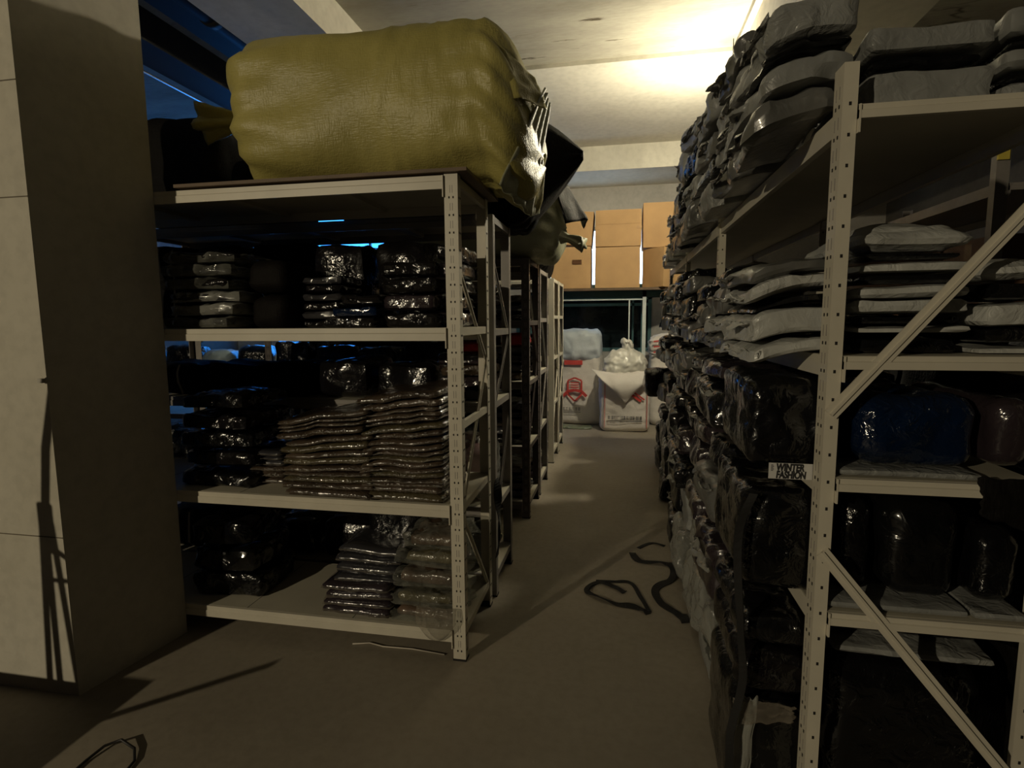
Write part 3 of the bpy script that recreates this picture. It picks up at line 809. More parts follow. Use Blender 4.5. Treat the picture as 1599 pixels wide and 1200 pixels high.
# pale plastic bags lit blue, far left
rack('shelving_rack', 'dark rack in the blue lit bay beyond the left racks', -5.3, -2.95, (5.0, 5.5), (.1, .45, .92), 1.6, RACKB, holes=False)
for k in range(5):
    bag('clothes_bag', f'pale blue plastic bag, {ORD[k]} along the far left rack', 'clothes bag', (-5.0 + .42 * k, 5.25, .922), (.38, .36, .20 + .05 * (k % 2)), TEALB if k % 2 == 0 else BLACKP, 210 + k, .1 * k, .08, .02, 6, .02, group='bags on the far left rack', cell=.03)

# red cloths and loose things on the aisle ends
bag('folded_cloth', 'red cloth bundle on the brown rack end', 'cloth', (-.73, 3.96, TOPS['brown rack', 2]), (.20, .26, .09), REDF, 220, 0, .03, .012, 8, .01, cell=.015)
bag('folded_cloth', 'red folded cloth on the second rack, seen past the front post', 'cloth', (-.76, 2.80, TOPS['second rack', 2] + .001), (.20, .22, .05), REDF, 221, 0, .02, .010, 8, .01, cell=.015)

# straps hanging at the left rack ends
def ribbon(pts, w, t, mat, name, label, cat, wdir=None, parent=None, twist=0, lie=False):
    P = [Vector(p) for p in pts]
    # Catmull-Rom
    Q = []
    for i in range(len(P) - 1):
        p0, p1, p2, p3 = P[max(i - 1, 0)], P[i], P[i + 1], P[min(i + 2, len(P) - 1)]
        for s in range(8):
            u = s / 8
            Q.append(.5 * ((2 * p1) + (p2 - p0) * u + (2 * p0 - 5 * p1 + 4 * p2 - p3) * u * u + (3 * p1 - p0 - 3 * p2 + p3) * u ** 3))
    Q.append(P[-1])
    V = []; F = []
    for i, q in enumerate(Q):
        d = (Q[min(i + 1, len(Q) - 1)] - Q[max(i - 1, 0)]).normalized()
        if lie:
            s = Vector((-d.y, d.x, 0))
            if s.length < .01: s = Vector((1, 0, 0))
            s.normalize(); up = Vector((0, 0, 1))
            roll = twist * noise.noise(Vector((i * .13, len(P), 2)))
            s2 = s * math.cos(roll) + up * math.sin(roll); n_ = up * math.cos(roll) - s * math.sin(roll)
            lift = abs(math.sin(roll)) * w / 2
            c = q + Vector((0, 0, lift))
        else:
            s2 = Vector(wdir or (0, 1, 0)); a = twist * noise.noise(Vector((i * .09, 1, len(P))))
            n_ = d.cross(s2).normalized(); s2, n_ = s2 * math.cos(a) + n_ * math.sin(a), n_ * math.cos(a) - s2 * math.sin(a); c = q
        V += [c - s2 * w / 2 - n_ * t / 2, c + s2 * w / 2 - n_ * t / 2, c + s2 * w / 2 + n_ * t / 2, c - s2 * w / 2 + n_ * t / 2]
    for i in range(len(Q) - 1):
        a, b = i * 4, i * 4 + 4
        for k in range(4): F.append((a + k, a + (k + 1) % 4, b + (k + 1) % 4, b + k))
    F.append((3, 2, 1, 0)); e = (len(Q) - 1) * 4; F.append((e, e + 1, e + 2, e + 3))
    o = link_mesh(name, V, F, mat, parent)
    if not parent: tag(o, label, cat)
    return o
ribbon([(-.585, 2.62, .62), (-.575, 2.61, .5), (-.57, 2.60, .36), (-.575, 2.57, .24)], .05, .003, STRAP, 'strap', 'short black strap hanging from the second rack end', 'strap', (0, 1, 0), twist=1.)

# ------------------------------------------------------------------ right rack goods
SH = {1.862: 'top shelf', 1.317: 'upper shelf', 1.032: 'middle shelf', .702: 'lower shelf', .0: 'floor'}
# end face, top shelf: grey parcels with black between
def pile(where, x, y, w, d, z, layers, seed, group, rad=.014, puffs=None):
    n = len(layers)
    for k, (h, mt, col) in enumerate(layers):
        lab = f'{col}, ' + ('lowest' if k == 0 else 'topmost' if k == n - 1 else ORD[k] + ' up') + f' in {where}'
        inset = .012 if 'black' in col else 0
        bag('parcel', lab, 'parcel', (x, y + inset, z), (w - 2 * inset, d - inset, h), mt, seed + k, 0, min(rad, h * .4) if k < n - 1 or not puffs else .03, .009, 8, .010, puff=(puffs or {}).get(k, 0), group=group, cell=.016, aniso=(.6, .6, 1.6))
        z += h + .001
    return z
GP, BP, WP = 'grey plastic parcel', 'black flat parcel', 'white plastic parcel'
G, K, W = GREYP, BLACKP, WHITEP
Z1 = 1.863
pile('the top shelf pile at the near end', .672, 1.66, .265, .44, Z1, [(.098, G, GP), (.026, K, BP), (.062, G, GP)], 300, 'top shelf near end pile')
pile('the top shelf pile outer corner', .895, 1.66, .165, .44, Z1, [(.05, G, GP), (.02, K, BP), (.045, G, GP), (.022, K, BP), (.06, G, GP)], 310, 'top shelf outer corner pile')
# aisle column, top shelf
tops = [[(.085, GREYD), (.07, GREYP), (.03, K), (.11, GREYP)], [(.11, GREYD), (.08, GREYP), (.04, K), (.12, GREYP), (.09, GREYD)], [(.13, GREYP), (.08, K), (.13, GREYD), (.13, GREYP)], [(.16, GREYD), (.14, GREYP), (.14, K), (.14, GREYP)],
        [(.17, GREYD), (.17, K), (.2, GREYP)], [(.16, K), (.16, GREYD), (.15, GREYP)], [(.13, GREYP), (.14, K), (.06, GREYD)], [(.08, GREYD), (.10, GREYP)], [(.09, GREYP), (.07, GREYD)]]
def column(k): return ['at the near end', 'second back', 'third back', 'fourth back', 'fifth back', 'sixth back', 'seventh back', 'eighth back', 'ninth back'][k]
YC = [1.66, 2.13, 2.60, 3.14, 3.555, 3.975, 4.47, 4.885, 5.295]
def Yk(k): return YC[k]
def Dk(k): return .44 if k < 3 else .385
for k, lay in enumerate(tops):
    z = Z1; r = random.Random(400 + k)
    for i, (h, mt) in enumerate(lay):
        nm = {GREYD.name: 'dark grey crumpled bag', GREYP.name: 'light grey crumpled bag', K.name: 'black crumpled bag'}[mt.name]
        w = .28 if k else .225
        x = ((.335 if k < 5 else .37) + w / 2 if k else .305 + w / 2) + r.uniform(-.02, .01)
        bag('clothes_bag', f'{nm}, {ORD[i]} up on the top shelf aisle side, {column(k)}', 'clothes bag', (x, Yk(k), z), (w, Dk(k), h), mt, 420 + k * 10 + i, r.uniform(-.05, .05), min(.022, h * .3), .026, 5, .03, group=f'top shelf bags on the aisle side, {column(k)}', cell=.016 if k < 5 else .022, droop=1.6, flap_w=.055 if mt is not K and k < 7 else 0)
        z += h + .001
# upper shelf end pile
ZU = 1.318
pile('the tall striped upper shelf pile', .668, 1.66, .25, .44, ZU, [(.045, K, BP), (.022, W, WP), (.022, K, BP), (.036, W, WP), (.033, W, WP), (.024, K, BP), (.030, W, WP), (.018, K, BP), (.058, W, WP)], 330, 'striped upper shelf pile', puffs={8: .45})
pile('the upper shelf pile at the outer corner', .893, 1.66, .17, .44, ZU, [(.022, W, WP), (.035, K, BP), (.06, W, WP), (.045, K, BP), (.05, W, WP)], 350, 'upper shelf outer corner pile', puffs={4: .2})
# upper shelf aisle column
ups = [[(.05, W), (.075, W), (.025, K), (.045, W), (.05, GREYD)], [(.05, GREYD), (.07, W), (.10, GREYD), (.05, K)], [(.08, K), (.10, GREYD), (.08, K)], [(.10, GREYD), (.12, K), (.1, GREYD)], [(.12, K), (.1, GREYD), (.1, K), (.06, K)],
       [(.12, GREYD), (.12, K), (.12, GREYD)], [(.12, K), (.12, K), (.12, GREYD)], [(.12, GREYD), (.12, K), (.1, K)], [(.12, K), (.12, GREYD), (.1, K)]]
for k, lay in enumerate(ups):
    z = ZU; r = random.Random(500 + k)
    for i, (h, mt) in enumerate(lay):
        nm = {GREYD.name: 'dark grey crumpled bag', W.name: 'white crumpled bag', K.name: 'black crumpled bag'}[mt.name]
        w = .22 if k == 0 else .28
        x = (.305 if k == 0 else .335 if k < 5 else .37) + w / 2 + r.uniform(-.015, .01)
        bag('clothes_bag', f'{nm}, {ORD[i]} up on the upper shelf aisle side, {column(k)}', 'clothes bag', (x, Yk(k), z), (w, Dk(k), h), mt, 520 + k * 10 + i, r.uniform(-.05, .05), min(.018, h * .3), .020, 5, .025, group=f'upper shelf bags on the aisle side, {column(k)}', cell=.016 if k < 5 else .022, droop=1.6, flap_w=.05 if mt is not K and k < 7 else 0)
        z += h + .001

# text helper
def text_mesh(body, size, mat, parent, loc, rot, name='lettering', shear=0, offset=0, squash=1.):
    cu = bpy.data.curves.new(name, 'FONT'); cu.body = body; cu.size = size; cu.shear = shear; cu.offset = offset
    cu.extrude = .0004; cu.align_x = 'LEFT'
    t = bpy.data.objects.new(name, cu); COL.objects.link(t)
    bpy.context.view_layer.update()
    me = bpy.data.meshes.new_from_object(t.evaluated_get(bpy.context.evaluated_depsgraph_get()))
    bpy.data.objects.remove(t); bpy.data.curves.remove(cu)
    me.materials.clear(); me.materials.append(mat)
    for v in me.vertices: v.co.x *= squash
    o = bpy.data.objects.new(name, me); COL.objects.link(o); o.parent = parent; o.location = loc; o.rotation_euler = rot
    return o
def fashion_label(parent, x0, z0, w, h, y, tilt=0., rx=R(90)):
    m = MB(); m.box((0, -.0006, 0), (w, .0006, h))
    lb = m.build('label', LABELW, parent); lb.location = (x0, y, z0); lb.rotation_euler = (rx - R(90), tilt, 0)
    lb['label'] = 'white printed label'
    s = h * .62
    text_mesh('WINTER', s, INK, lb, (w * .17, -.0012, h * .53), (R(90), 0, 0), shear=.12, offset=.0012, squash=.68)
    text_mesh('FASHION', s, INK, lb, (w * .17, -.0012, h * .06), (R(90), 0, 0), shear=.12, offset=.0012, squash=.66)
    b = MB()
    for i in range(5): b.box((w * .05, -.0014, h * (.5 + .085 * i)), (w * (.10 + .015 * (i % 2)), -.0006, h * (.54 + .085 * i)))
    b.build('fine_print', INK, lb)
    return lb
# middle shelf
b1 = bag('clothes_bag', 'black glossy bag with the white winter fashion label', 'clothes bag', (.42, 1.665, 1.033), (.215, .44, .228), BLACKP, 601, 0, .02, .016, 6, .012, cell=.013)
fashion_label(b1, -.048, -.028, .101, .040, -.2235)
bag('clothes_bag', 'navy blue shiny bag on the middle shelf at the near end', 'clothes bag', (.69, 1.635, 1.051), (.28, .46, .175), BLUEP, 602, 0, .05, .012, 7, .015, cell=.014)
bag('parcel', 'flat grey plastic parcel under the navy blue bag', 'parcel', (.665, 1.622, 1.032), (.30, .46, .018), GREYP, 603, 0, .008, .002, 7, .003, cell=.014)
bag('clothes_bag', 'rounded maroon and black bag right of the navy bag', 'clothes bag', (.885, 1.64, 1.051), (.10, .44, .165), PURPLEP, 604, 0, .04, .006, 8, .01, cell=.016)
# lower shelf
bag('clothes_bag', 'black glossy bag under the labelled bag', 'clothes bag', (.42, 1.665, .704), (.215, .44, .27), BLACKP, 611, 0, .03, .010, 9, .01, cell=.014)
bag('clothes_bag', 'small black bag just right of the near post, lower shelf', 'clothes bag', (.582, 1.66, .723), (.082, .44, .24), BLACKP, 612, 0, .03, .008, 9, .008, cell=.014)
bag('clothes_bag', 'big black bag on the lower shelf behind the brace', 'clothes bag', (.724, 1.64, .723), (.19, .46, .25), BLACKP, 613, 0, .05, .012, 8, .012, cell=.015)
bag('parcel', 'flat pale parcel under the big black bag', 'parcel', (.66, 1.622, .7025), (.31, .46, .020), GREYP, 614, 0, .008, .003, 7, .004, cell=.014)
bag('clothes_bag', 'black bag at the outer corner of the lower shelf', 'clothes bag', (.877, 1.64, .724), (.11, .45, .20), BLACKP, 615, 0, .04, .01, 8, .012, cell=.016)
bag('parcel', 'pale grey parcel edge under the outer black bag', 'parcel', (.875, 1.622, .7025), (.115, .46, .021), GREYP, 616, 0, .008, .004, 7, .004, cell=.014)
# floor level
z = .003
bag('clothes_bag', 'big black bag on the floor right of the near post', 'clothes bag', (.735, 1.68, .003), (.43, .44, .535), BLACKP, 621, 0, .07, .012, 6, .015, cell=.018)
bag('parcel', 'grey and white parcel lying on the big floor bag', 'parcel', (.735, 1.66, .548), (.40, .42, .030), GREYP, 622, 0, .014, .008, 7, .012, cell=.014)
bag('clothes_bag', 'black bag lying beneath the lower shelf at the end', 'clothes bag', (.735, 1.70, .583), (.40, .40, .06), BLACKP, 623, 0, .03, .008, 7, .012, cell=.016)
bag('clothes_bag', 'black bag in clear plastic beside the near post, floor level', 'clothes bag', (.415, 1.665, .003), (.21, .44, .40), BLACKP, 624, 0, .04, .01, 7, .01, cell=.016)
bag('clothes_bag', 'crinkled black bag above the near floor bag', 'clothes bag', (.415, 1.665, .410), (.215, .44, .135), BLACKP2, 625, 0, .04, .014, 9, .012, cell=.014)
bag('clothes_bag', 'grey plastic bag squeezed under the aisle lower shelf', 'clothes bag', (.415, 1.665, .552), (.21, .44, .095), BLACKP, 626, 0, .04, .014, 9, .012, cell=.014)
# milky plastic skirts over the near floor bags
def sheet(name, label, P, mat, seed, amp=.012, n=(20, 16), parent=None):
    """P: 4 corners (a,b,c,d) bilinear"""
    a, b, c, d = [Vector(p) for p in P]; V = []; F = []
    nrm = (b - a).cross(d - a).normalized()
    for j in range(n[1] + 1):
        v = j / n[1]
        for i in range(n[0] + 1):
            u = i / n[0]
            p = a.lerp(b, u).lerp(d.lerp(c, u), v)
            p += nrm * amp * (ridged(Vector((u * 3, v * 3, seed))) + noise.noise(Vector((u * 1.5, v * 1.5, seed))))
            p.x += .012 * noise.noise(Vector((v * 5, seed, u))); p.z += .012 * noise.noise(Vector((u * 6, seed + 3, v)))
            V.append(p)
    for j in range(n[1]):
        for i in range(n[0]):
            q = j * (n[0] + 1) + i; F.append((q, q + 1, q + n[0] + 2, q + n[0] + 1))
    o = link_mesh(name, V, F, mat, parent, True); s = o.modifiers.new('s', 'SOLIDIFY'); s.thickness = .0012
    if not parent: tag(o, label, 'plastic sheet')
    return o
sheet('plastic_sheet', 'milky plastic hanging over the near floor bag', [(.312, 1.43, .41), (.372, 1.43, .42), (.345, 1.428, .06), (.315, 1.428, .05)], MILK, 3.)
sheet('plastic_sheet', 'milky plastic band over the top of the near floor bag', [(.308, 1.434, .412), (.46, 1.434, .405), (.46, 1.428, .365), (.312, 1.426, .345)], FILMEDGE, 7., .008)
sheet('dark_sheet', 'dark sheet added over the right end of the middle shelf beam', [(.79, 1.370, 1.045), (.965, 1.370, 1.05), (.965, 1.360, .90), (.80, 1.362, .96)], BLACKW, 9., .006)  # dark sheet added to hide the right end of the beam
# remaining aisle columns at middle, lower and floor level
MX = {BLACKP.name: 'black glossy bag', BLACKP2.name: 'black crinkled bag', GREYD.name: 'dark grey plastic bag', PURPLEP.name: 'plum glossy bag', MILK.name: 'milky plastic bag', GREYP.name: 'grey plastic bag', BROWNP.name: 'dark brown glossy bag'}
for k in range(1, 9):
    r = random.Random(700 + k)
    for zl, room, nm in ((1.033, .225, 'middle shelf'), (.703, .268, 'lower shelf'), (.003, .635, 'floor row')):
        z = zl; top = zl + room; i = 0
        if k == 8 and nm == 'lower shelf': continue
        while z < top - .05:
            h = min(top - z, r.uniform(.11, .17) if nm != 'floor row' else r.uniform(.16, .30))
            if top - z - h < .06: h = top - z
            mt = r.choice([BLACKP, BLACKP2, GREYD, BLACKP, PURPLEP])
            if nm == 'floor row' and k in (1, 2, 3) and i < 2: mt = [MILK, GREYP, MILK][(k + i) % 3]
            w = .27; x = (.325 if k < 5 else .36) + w / 2 + r.uniform(-.03, .02)
            if mt is MILK:
                o = clear_pack(f'{MX[mt.name]}, {ORD[i]} up in the {nm} aisle side, {column(k)}', x + .015, Yk(k), z, w - .04, .36, h, BLACKP, 800 + k * 20 + i, 0, f'{nm} bags on the aisle side, {column(k)}', .035, MILK)
            else:
                o = bag('clothes_bag', f'{MX[mt.name]}, {ORD[i]} up in the {nm} aisle side, {column(k)}', 'clothes bag', (x, Yk(k), z), (w, Dk(k), h), mt, 800 + k * 20 + i, r.uniform(-.06, .06), min(.03, h * .3), .024, 5, .03,
                    group=f'{nm} bags on the aisle side, {column(k)}', cell=.018 if k < 5 else .024, flap_w=.05 if (k + i) % 2 and k < 7 else 0, flap_mat=GREYD if mt is GREYD else MILK)
                if k == 1 and nm == 'middle shelf' and i == 0: fashion_label(o, -.10, .02, .105, .035, -.224)
            z += h + .001; i += 1
bag('clothes_bag', 'black bag sticking out into the aisle near the sacks', 'clothes bag', (.43, 5.295, .703), (.40, .37, .265), BLACKP, 640, 0, .04, .02, 5, .02, cell=.02)
# hanging strap beside the near bags
ribbon([(.335, 1.42, .97), (.30, 1.41, .86), (.315, 1.41, .62), (.325, 1.41, .48), (.30, 1.405, .34), (.298, 1.40, .24), (.278, 1.395, .17)], .02, .003, STRAP, 'strap', 'long black strap hanging down the near right bags', 'strap', (.9, -.4, 0), twist=.9)

for k in (1, 2):
    for zl, hh_, nm in ((1.033, .21, 'middle shelf'), (.703, .25, 'lower shelf'), (.003, .60, 'floor row'), (1.318, .12, 'upper shelf')):
        bag('clothes_bag', f'black bag deep inside the {nm} of the right rack, {["behind the end pile", "third from the end"][k - 1]}', 'clothes bag', (.765, Yk(k), zl), (.27, .42, hh_), BLACKP, 900 + k * 7 + int(zl * 10), 0, .03, .02, 5, .02, cell=.035)
for j, zl in enumerate((.202, .802)):  # black bags added to darken the aisle beyond the right rack
    for k in range(4):
        bag('clothes_bag', f'added black bag, {ORD[k]} along the {["low", "middle"][j]} shelf of the dim rack beyond', 'clothes bag', (1.93, 3.22 + .45 * k, zl), (.46, .42, .50), BLACKW, 950 + j * 9 + k, 0, .04, .02, 5, .02, group='black bags added on the dim rack', cell=.04)
for k in range(4):  # tall black sacks added to hide the lit floor and wall beyond
    bag('clothes_bag', f'tall black sack added in the aisle beyond the right rack, {ORD[k]} from the near end', 'clothes bag', (1.32 + .05 * (k % 2), 1.25 + .50 * k, .001), (.50, .47, 1.36 + .04 * (k % 3)), BLACKW, 970 + k, 0, .08, .02, 4, .03, group='tall black sacks added beyond', cell=.05)
# boxes and dark goods on the dim rack beyond
for k in range(4):
    m = MB(); m.box((-.2, -.22, 0), (.2, .22, .38)); o = m.build('cardboard_box', CARDD); o.location = (1.92, 3.22 + .47 * k, 1.403)
    tag(o, f'dim brown carton, {ORD[k]} along the rack beyond', 'box', 'dim cartons on the rack beyond')
    t = MB(); t.box((-.201, -.03, .02), (-.2005, .03, .36)); t.build('tape', TAPE, o)

# ------------------------------------------------------------------ aisle end: long shelf with cartons, sacks
t = thing('wall_shelf', 'brown plank shelf carrying cartons above the sacks', 'shelf', (-.1, 7.55, 0))
m = MB(); m.box((-1.0, -.33, 1.775), (.66, .30, 1.805)); m.build('plank', BOARD, t)
m = MB(); m.box((-1.06, -.17, 1.70), (.66, -.135, 1.775)); m.box((-1.0, .24, 1.70), (.66, .27, 1.775)); m.build('rail', TEAL, t)
for x in (-1.06, .40):
    for y in (-.17, .24):
        m = MB(); m.box((x, y, 0), (x + .045, y + .035, 1.775)); m.build('leg', WHITEL if (x > 0 and y < 0) else TEAL, t)
m = MB(); m.box((-1.06, -.165, 1.655), (.445, -.150, 1.672)); m.build('white_rail', WHITEL, t)
m = MB(); m.box((.225, -.163, .9), (.242, -.150, 1.655)); m.build('white_vertical_strip', WHITEL, t)  # thin white strip drawn for one vertical line

def carton(label, x, y, z, w, d, h, rz=0, tilt=0, mat=CARD, strip=False, seam=True):
    o = thing('cardboard_box', label, 'box', (x, y, z), rz, 'cartons on the plank shelf')
    o.rotation_euler = (0, tilt, rz)
    V, F = soft_box(w, d, h, (10, 8, 8), .008, x * 10 + z, .002, 3, .004, flat=True)
    link_mesh('carton', V, F, mat, o)
    if seam:
        m = MB(); m.box((-w / 2 + .01, -d / 2 - .0035, h * .60), (w / 2 - .01, -d / 2 - .0022, h * .61))
        m.box((-w / 2 - .002, -d / 2 - .0045, h * .47), (-w / 2 + .06, -d / 2 - .003, h * .53)); m.box((w / 2 - .06, -d / 2 - .0045, h * .47), (w / 2 + .002, -d / 2 - .003, h * .53))
        m.build('tape', CLEARTAPE, o)
    if strip:
        m = MB(); m.box((.02, -d / 2 - .0045, h * .57), (.14, -d / 2 - .003, h * .68)); m.build('dark_sticker', TAPE, o)
    return o
ZS = 1.806
carton('wide lower carton in the middle of the plank shelf', -.025, 7.47, ZS, .565, .45, .515, seam=False)
carton('taped upper carton in the middle of the plank shelf', -.02, 7.47, ZS + .517, .575, .45, .455)
carton('lower carton with a dark sticker at the left end', -.612, 7.45, ZS, .52, .45, .53, strip=True, seam=False)
carton('tilted upper carton leaning at the left end', -.615, 7.47, ZS + .555, .53, .40, .43, tilt=R(4), seam=False)
carton('tall upper carton at the right end of the plank shelf', .532, 7.55, ZS + .50, .50, .44, .555, seam=False)
carton('small turned carton at the right end of the plank shelf', .565, 7.42, ZS, .40, .40, .493, rz=R(38), seam=False)

def sack(label, x, y, w, d, h, seed, mat=SACK, puff=0.0, rz=0):
    o = thing('woven_sack', label, 'sack', (x, y, 0), rz)
    V, F = soft_box(w, d, h, (30, 18, 34), .09, seed, .012, 6, .02, puff, True, (.8, .8, 2.0))
    link_mesh('sack_body', V, F, mat, o, True)
    return o
def glyph_row(parent, x0, z, w, h, y, n, seed):
    r = random.Random(seed); m = MB(); cw = w / n
    for k in range(n):
        a = x0 + k * cw; b = a + cw * .8
        for q in range(3):
            zz = z + h * (q + .2) / 3
            if r.random() < .85: m.box((a, y, zz), (b, y + .003, zz + h * .10))
        for q in range(2):
            xx = a + (b - a) * r.choice([.05, .4, .8])
            m.box((xx, y, z + h * .05), (xx + cw * .12, y + .003, z + h * .95))
    m.box((x0, y, z - h * .42), (x0 + w, y + .003, z - h * .30))
    return m.build('printed_line', INK, parent)
def shield(parent, cx, z, s, y):
    m = MB()
    pl = [(-.30, .0), (-.30, .62), (0, .74), (.30, .62), (.30, .0), (0, -.30)]
    for i in range(len(pl)):
        a, b = pl[i], pl[(i + 1) % len(pl)]
        m.bar((cx + a[0] * s, y, z + a[1] * s), (cx + b[0] * s, y, z + b[1] * s), .022 * 1, .003, (0, 1, 0))
    for q in (.30, .40, .5): m.box((cx - .18 * s, y - .0015, z + q * s), (cx + .18 * s, y + .0015, z + (q + .05) * s))
    rb = [(-.52, -.08), (-.30, .14), (0, .20), (.30, .14), (.52, -.08)]
    for a, b in zip(rb, rb[1:]): m.bar((cx + a[0] * s, y - .002, z + a[1] * s), (cx + b[0] * s, y - .002, z + b[1] * s), .13 * s, .004, (0, 1, 0))
    return m.build('red_emblem', RED, parent)
s1 = sack('tall white woven sack with red shield emblem at the left', -.60, 7.56, .80, .42, 1.02, 3)
shield(s1, .04, .42, .30, -.232); glyph_row(s1, -.20, .20, .32, .05, -.226, 8, 4)
m = MB(); m.box((-.10, -.230, .815), (.14, -.226, .875)); m.build('red_print', RED, s1)
V, F = soft_box(.82, .50, .36, (36, 24, 18), .05, 12, .045, 2.6, .04, .1, False); o = link_mesh('folded_top', V, F, SACKB, s1, True); o.location = (0, -.02, .90)
s2 = sack('open white woven sack standing in the middle of the aisle end', .085, 7.16, .66, .42, .78, 5)
glyph_row(s2, -.20, .165, .42, .05, -.222, 11, 6)
m = MB(); m.bar((.06, -.222, .50), (.20, -.222, .40), .03, .004, (0, 1, 0)); m.bar((.10, -.223, .52), (.24, -.223, .42), .02, .004, (0, 1, 0)); m.box((-.245, -.218, .06), (-.238, -.214, .62)); m.box((.27, -.218, .06), (.277, -.214, .60)); m.build('red_print', RED, s2)
V, F = soft_box(.58, .36, .30, (30, 18, 16), .12, 14, .05, 6, .05, .25, False); o = link_mesh('crumpled_liner', V, F, LINER, s2, True); o.location = (0, .0, .68)
V, F = soft_box(.20, .16, .34, (16, 12, 18), .07, 15, .05, 7, .05, 0, False, lean=(-.15, 0)); o = link_mesh('liner_peak', V, F, LINER, s2, True); o.location = (.08, 0, .84)
V = []; F = []
for j in range(13):
    v = j / 12
    for i in range(21):
        u = i / 20 * 2 - 1
        hw = .34 * (1 - v) ** .8 + .05
        V.append(Vector((u * hw - .02 + .03 * v, -.25 - .07 * math.sin(math.pi * min(1, v * 1.1)) - .02 * noise.noise(Vector((u * 2, v * 2, 5))), .80 - .42 * v * (1 - .25 * u * u) - .05 * (1 - v) * (1 - u * u))))
for j in range(12):
    for i in range(20): F.append((j * 21 + i, j * 21 + i + 1, j * 21 + i + 22, j * 21 + i + 21))
o = link_mesh('hanging_flap', V, F, SACK, s2, True); sm = o.modifiers.new('s', 'SOLIDIFY'); sm.thickness = .003
s3 = sack('rumpled striped sack half hidden behind the right rack bags', .60, 7.64, .40, .38, 1.0, 8, SACK)
V, F = soft_box(.42, .40, .28, (24, 18, 14), .08, 17, .05, 7, .03, .1, False, (.4, .4, 2.6)); o = link_mesh('rumpled_top', V, F, SACK, s3, True); o.location = (-.02, 0, .92)
m = MB()
for q in range(3): m.bar((-.15, -.215 - .02, .98 + .07 * q), (.16, -.225 - .02, 1.02 + .07 * q), .018, .02, (0, 1, 0))
m.build('red_stripe', RED, s3)
bag('plastic_sheet', 'crumpled green plastic on the floor before the tall sack', 'plastic sheet', (-.52, 7.18, .001), (.42, .22, .04), m_plastic('green plastic', (.16, .19, .12), .35, 9, .6, .01), 31, 0, .02, .02, 8, .02, cell=.02)

# ------------------------------------------------------------------ floor bits
ribbon([(.16, 2.58, .003), (.12, 2.62, .003), (.0, 2.65, .003), (-.14, 2.75, .004), (-.09, 2.86, .004), (-.0, 2.82, .006), (.05, 2.77, .004)], .030, .003, STRAP, 'strap', 'black strap loop on the aisle floor, longer piece', 'strap', twist=.9, lie=True)
ribbon([(-.10, 2.88, .003), (0, 2.885, .003), (.085, 2.884, .003), (.13, 2.74, .003), (.165, 2.60, .003)], .022, .003, STRAP, 'strap', 'thin black strap closing the loop on the floor', 'strap', twist=.6, lie=True)
ribbon([(.325, 2.53, .003), (.30, 2.60, .003), (.225, 2.70, .003), (.21, 2.84, .004), (.30, 2.96, .006), (.32, 3.10, .008), (.27, 3.16, .006), (.14, 3.17, .004), (.10, 3.28, .003)], .040, .003, STRAP, 'strap', 'black strap snaking along the floor by the right bags', 'strap', twist=1.4, lie=True)
ribbon([(.14, 3.36, .003), (.22, 3.45, .003), (.30, 3.42, .003)], .026, .003, STRAP, 'strap', 'short black strap scrap farther up the aisle', 'strap', twist=1., lie=True)
m = MB()
m.tube([(-1.49, 1.30, .006), (-1.505, 1.37, .006), (-1.545, 1.41, .01), (-1.61, 1.425, .02), (-1.65, 1.40, .012), (-1.66, 1.34, .006), (-1.655, 1.25, .006)], .0045, 8)
tag(m.build('wire_loop', WIRE, smooth=True), 'black wire loop on the floor in front of the pillar', 'wire')
m = MB()
m.tube([(-1.12, 2.10, .004), (-1.05, 2.12, .004), (-.98, 2.105, .004), (-.85, 2.11, .004), (-.70, 2.095, .004)], .003, 6)
tag(m.build('twine', PALE, smooth=True), 'pale twine on the floor under the front rack', 'twine')

# things just left of the view whose shadows fall on the pillar and floor
o = thing('crate', 'wooden crate on the floor in front of the pillar, left of the view', 'crate', (-2.40, .78, 0))
m = MB()
for a_, b_ in (((-.34, -.28, .0), (.34, -.26, .28)), ((-.34, .26, .0), (.34, .28, .28)), ((-.34, -.26, 0), (-.32, .26, .28)), ((.32, -.26, 0), (.34, .26, .28))): m.box(a_, b_)
m.build('crate_side', BOARD, o); m = MB(); m.box((-.32, -.26, .255), (.32, .26, .278)); m.build('lid', BOARD, o)
o = thing('tripod_stand', 'folded tripod stand on the crate, left of the view', 'stand', (-2.30, .96, .282))
m = MB(); m.tube([(0, 0, .62), (.03, 0, .85), (.09, 0, 1.08)], .017, 10); m.tube([(0, 0, .50), (0, 0, .66)], .03, 10); m.build('pole', RACKB, o)
for dx, dy in ((-.055, 0), (.0, .03), (.055, -.03)):
    m = MB(); m.tube([(dx * .3, dy * .3, .60), (dx, dy, .0)], .013, 8); m.build('leg', RACKB, o)
m = MB(); m.tube([(-.0, 0, .52), (.10, .02, .46)], .010, 8); m.tube([(0, 0, .40), (.09, 0, .40)], .008, 8); m.build('brace', RACKB, o)
m = MB(); m.tube([(-2.08, .84, .29), (-1.85, .90, .41)], .012, 8)
tag(m.build('stick', BOARD), 'short stick lying over the crate edge, left of the view', 'stick')

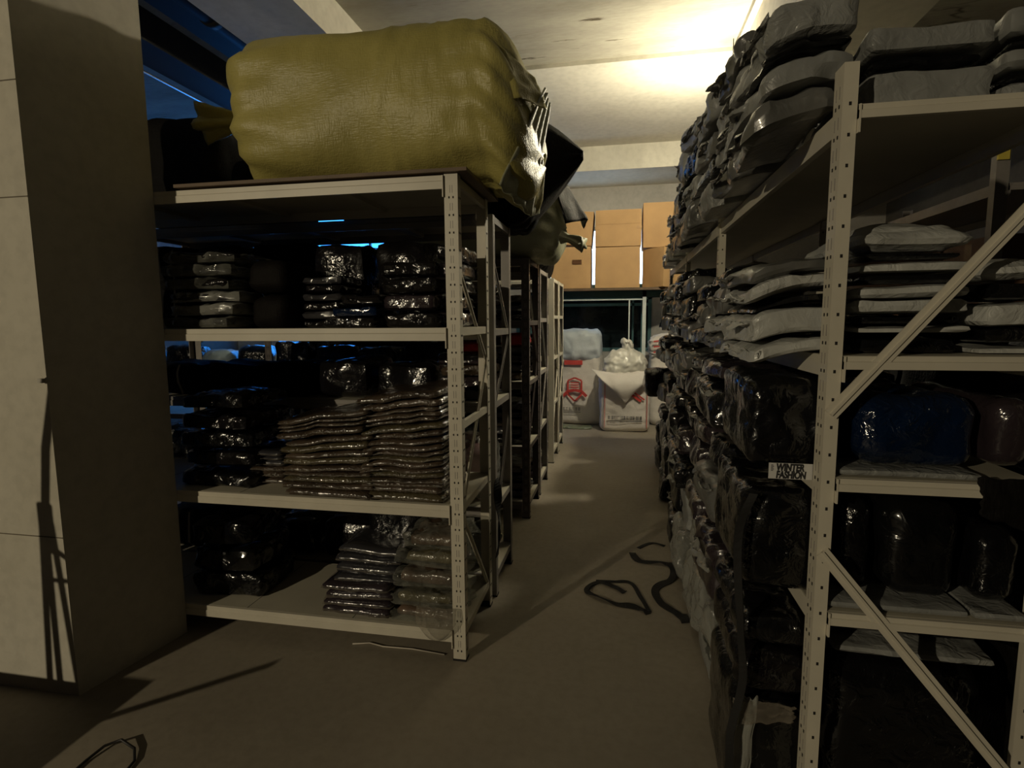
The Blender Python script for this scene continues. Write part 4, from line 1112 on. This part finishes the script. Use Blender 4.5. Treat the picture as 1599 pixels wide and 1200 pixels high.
# ------------------------------------------------------------------ lamps
def bulb_lamp(label, x, y, z, ztop, energy, col, rad=.05):
    o = thing('hanging_bulb', label, 'lamp', (x, y, z))
    m = MB(); m.tube([(0, 0, .12), (0, 0, ztop - z)], .004, 6); m.build('cord', WIRE, o)
    m = MB(); m.tube([(0, 0, .06), (0, 0, .12)], .02, 12); m.build('socket', WIRE, o)
    m = MB(); m.tube([(0, 0, .06), (0, 0, .045), (0, 0, .02), (0, 0, -.01), (0, 0, -.03)], [.014, .02, .032, .028, .01], 14); m.build('bulb', m_emit('bulb glow', col, 20), o, True)
    L = bpy.data.lights.new('bulb_light', 'POINT'); L.energy = energy; L.color = col; L.shadow_soft_size = rad
    l = bpy.data.objects.new('bulb_light', L); COL.objects.link(l); l.location = (x, y, z - .09)
# shaded work lamp out of view behind the camera, on the left
KEY = Vector((-4.5, -4.8, 2.7)); AIM = (Vector((-.9, 2.2, 1.35)) - KEY).normalized()
o = thing('work_lamp', 'shaded work lamp on a pole behind the viewer', 'lamp', KEY)
m = MB(); m.tube([KEY * 0 - AIM * .22, KEY * 0 - AIM * .20, KEY * 0 - AIM * .02], [.03, .05, .13], 20); m.build('lamp_shade', RACKG, o, True)
m = MB(); m.tube([(-.05, -.05, -2.7), (-.05, -.05, .35)], .018, 10); m.tube([(-.05, -.05, .05), -AIM * .21], .014, 8); m.box((-.3, -.3, -2.7), (.2, .2, -2.66)); m.build('pole', RACKB, o)
L = bpy.data.lights.new('lamp_light', 'SPOT'); L.energy = 640; L.color = (1., .85, .58); L.shadow_soft_size = .05; L.spot_size = R(60); L.spot_blend = .9
l = bpy.data.objects.new('lamp_light', L); COL.objects.link(l); l.location = KEY + AIM * .02; l.rotation_euler = AIM.to_track_quat('-Z', 'Y').to_euler()
bulb_lamp('bare bulb hidden behind the right rack bags', .86, 4.9, 3.08, CEIL_Z, 150, (1., .90, .66), .05)

W_ = bpy.data.worlds.new('world'); scene.world = W_; W_.use_nodes = True
W_.node_tree.nodes['Background'].inputs[0].default_value = (.05, .07, .1, 1); W_.node_tree.nodes['Background'].inputs[1].default_value = .0

# ------------------------------------------------------------------ camera
cam = bpy.data.cameras.new('camera'); co = bpy.data.objects.new('camera', cam); COL.objects.link(co)
def nv(v): return Vector(v).normalized()
F_ = 865.
a = nv((966 - 799.5, -(500 - 600), -F_)); u = -nv((845 - 799.5, -(8900 - 600), -F_)); u = (u - a * u.dot(a)).normalized(); x = a.cross(u)
M3 = Matrix((x, a, u))
co.matrix_world = Matrix.Translation((0, 0, 1.4)) @ M3.to_4x4()
cam.sensor_width = 36; cam.lens = 36 * F_ / 1599; cam.clip_start = .05
scene.camera = co
vs = scene.view_settings
vs.view_transform = 'Standard'; vs.look = 'None'; vs.gamma = 1; vs.use_curve_mapping = False; vs.exposure = 0
scene.cycles.transparent_max_bounces = 24
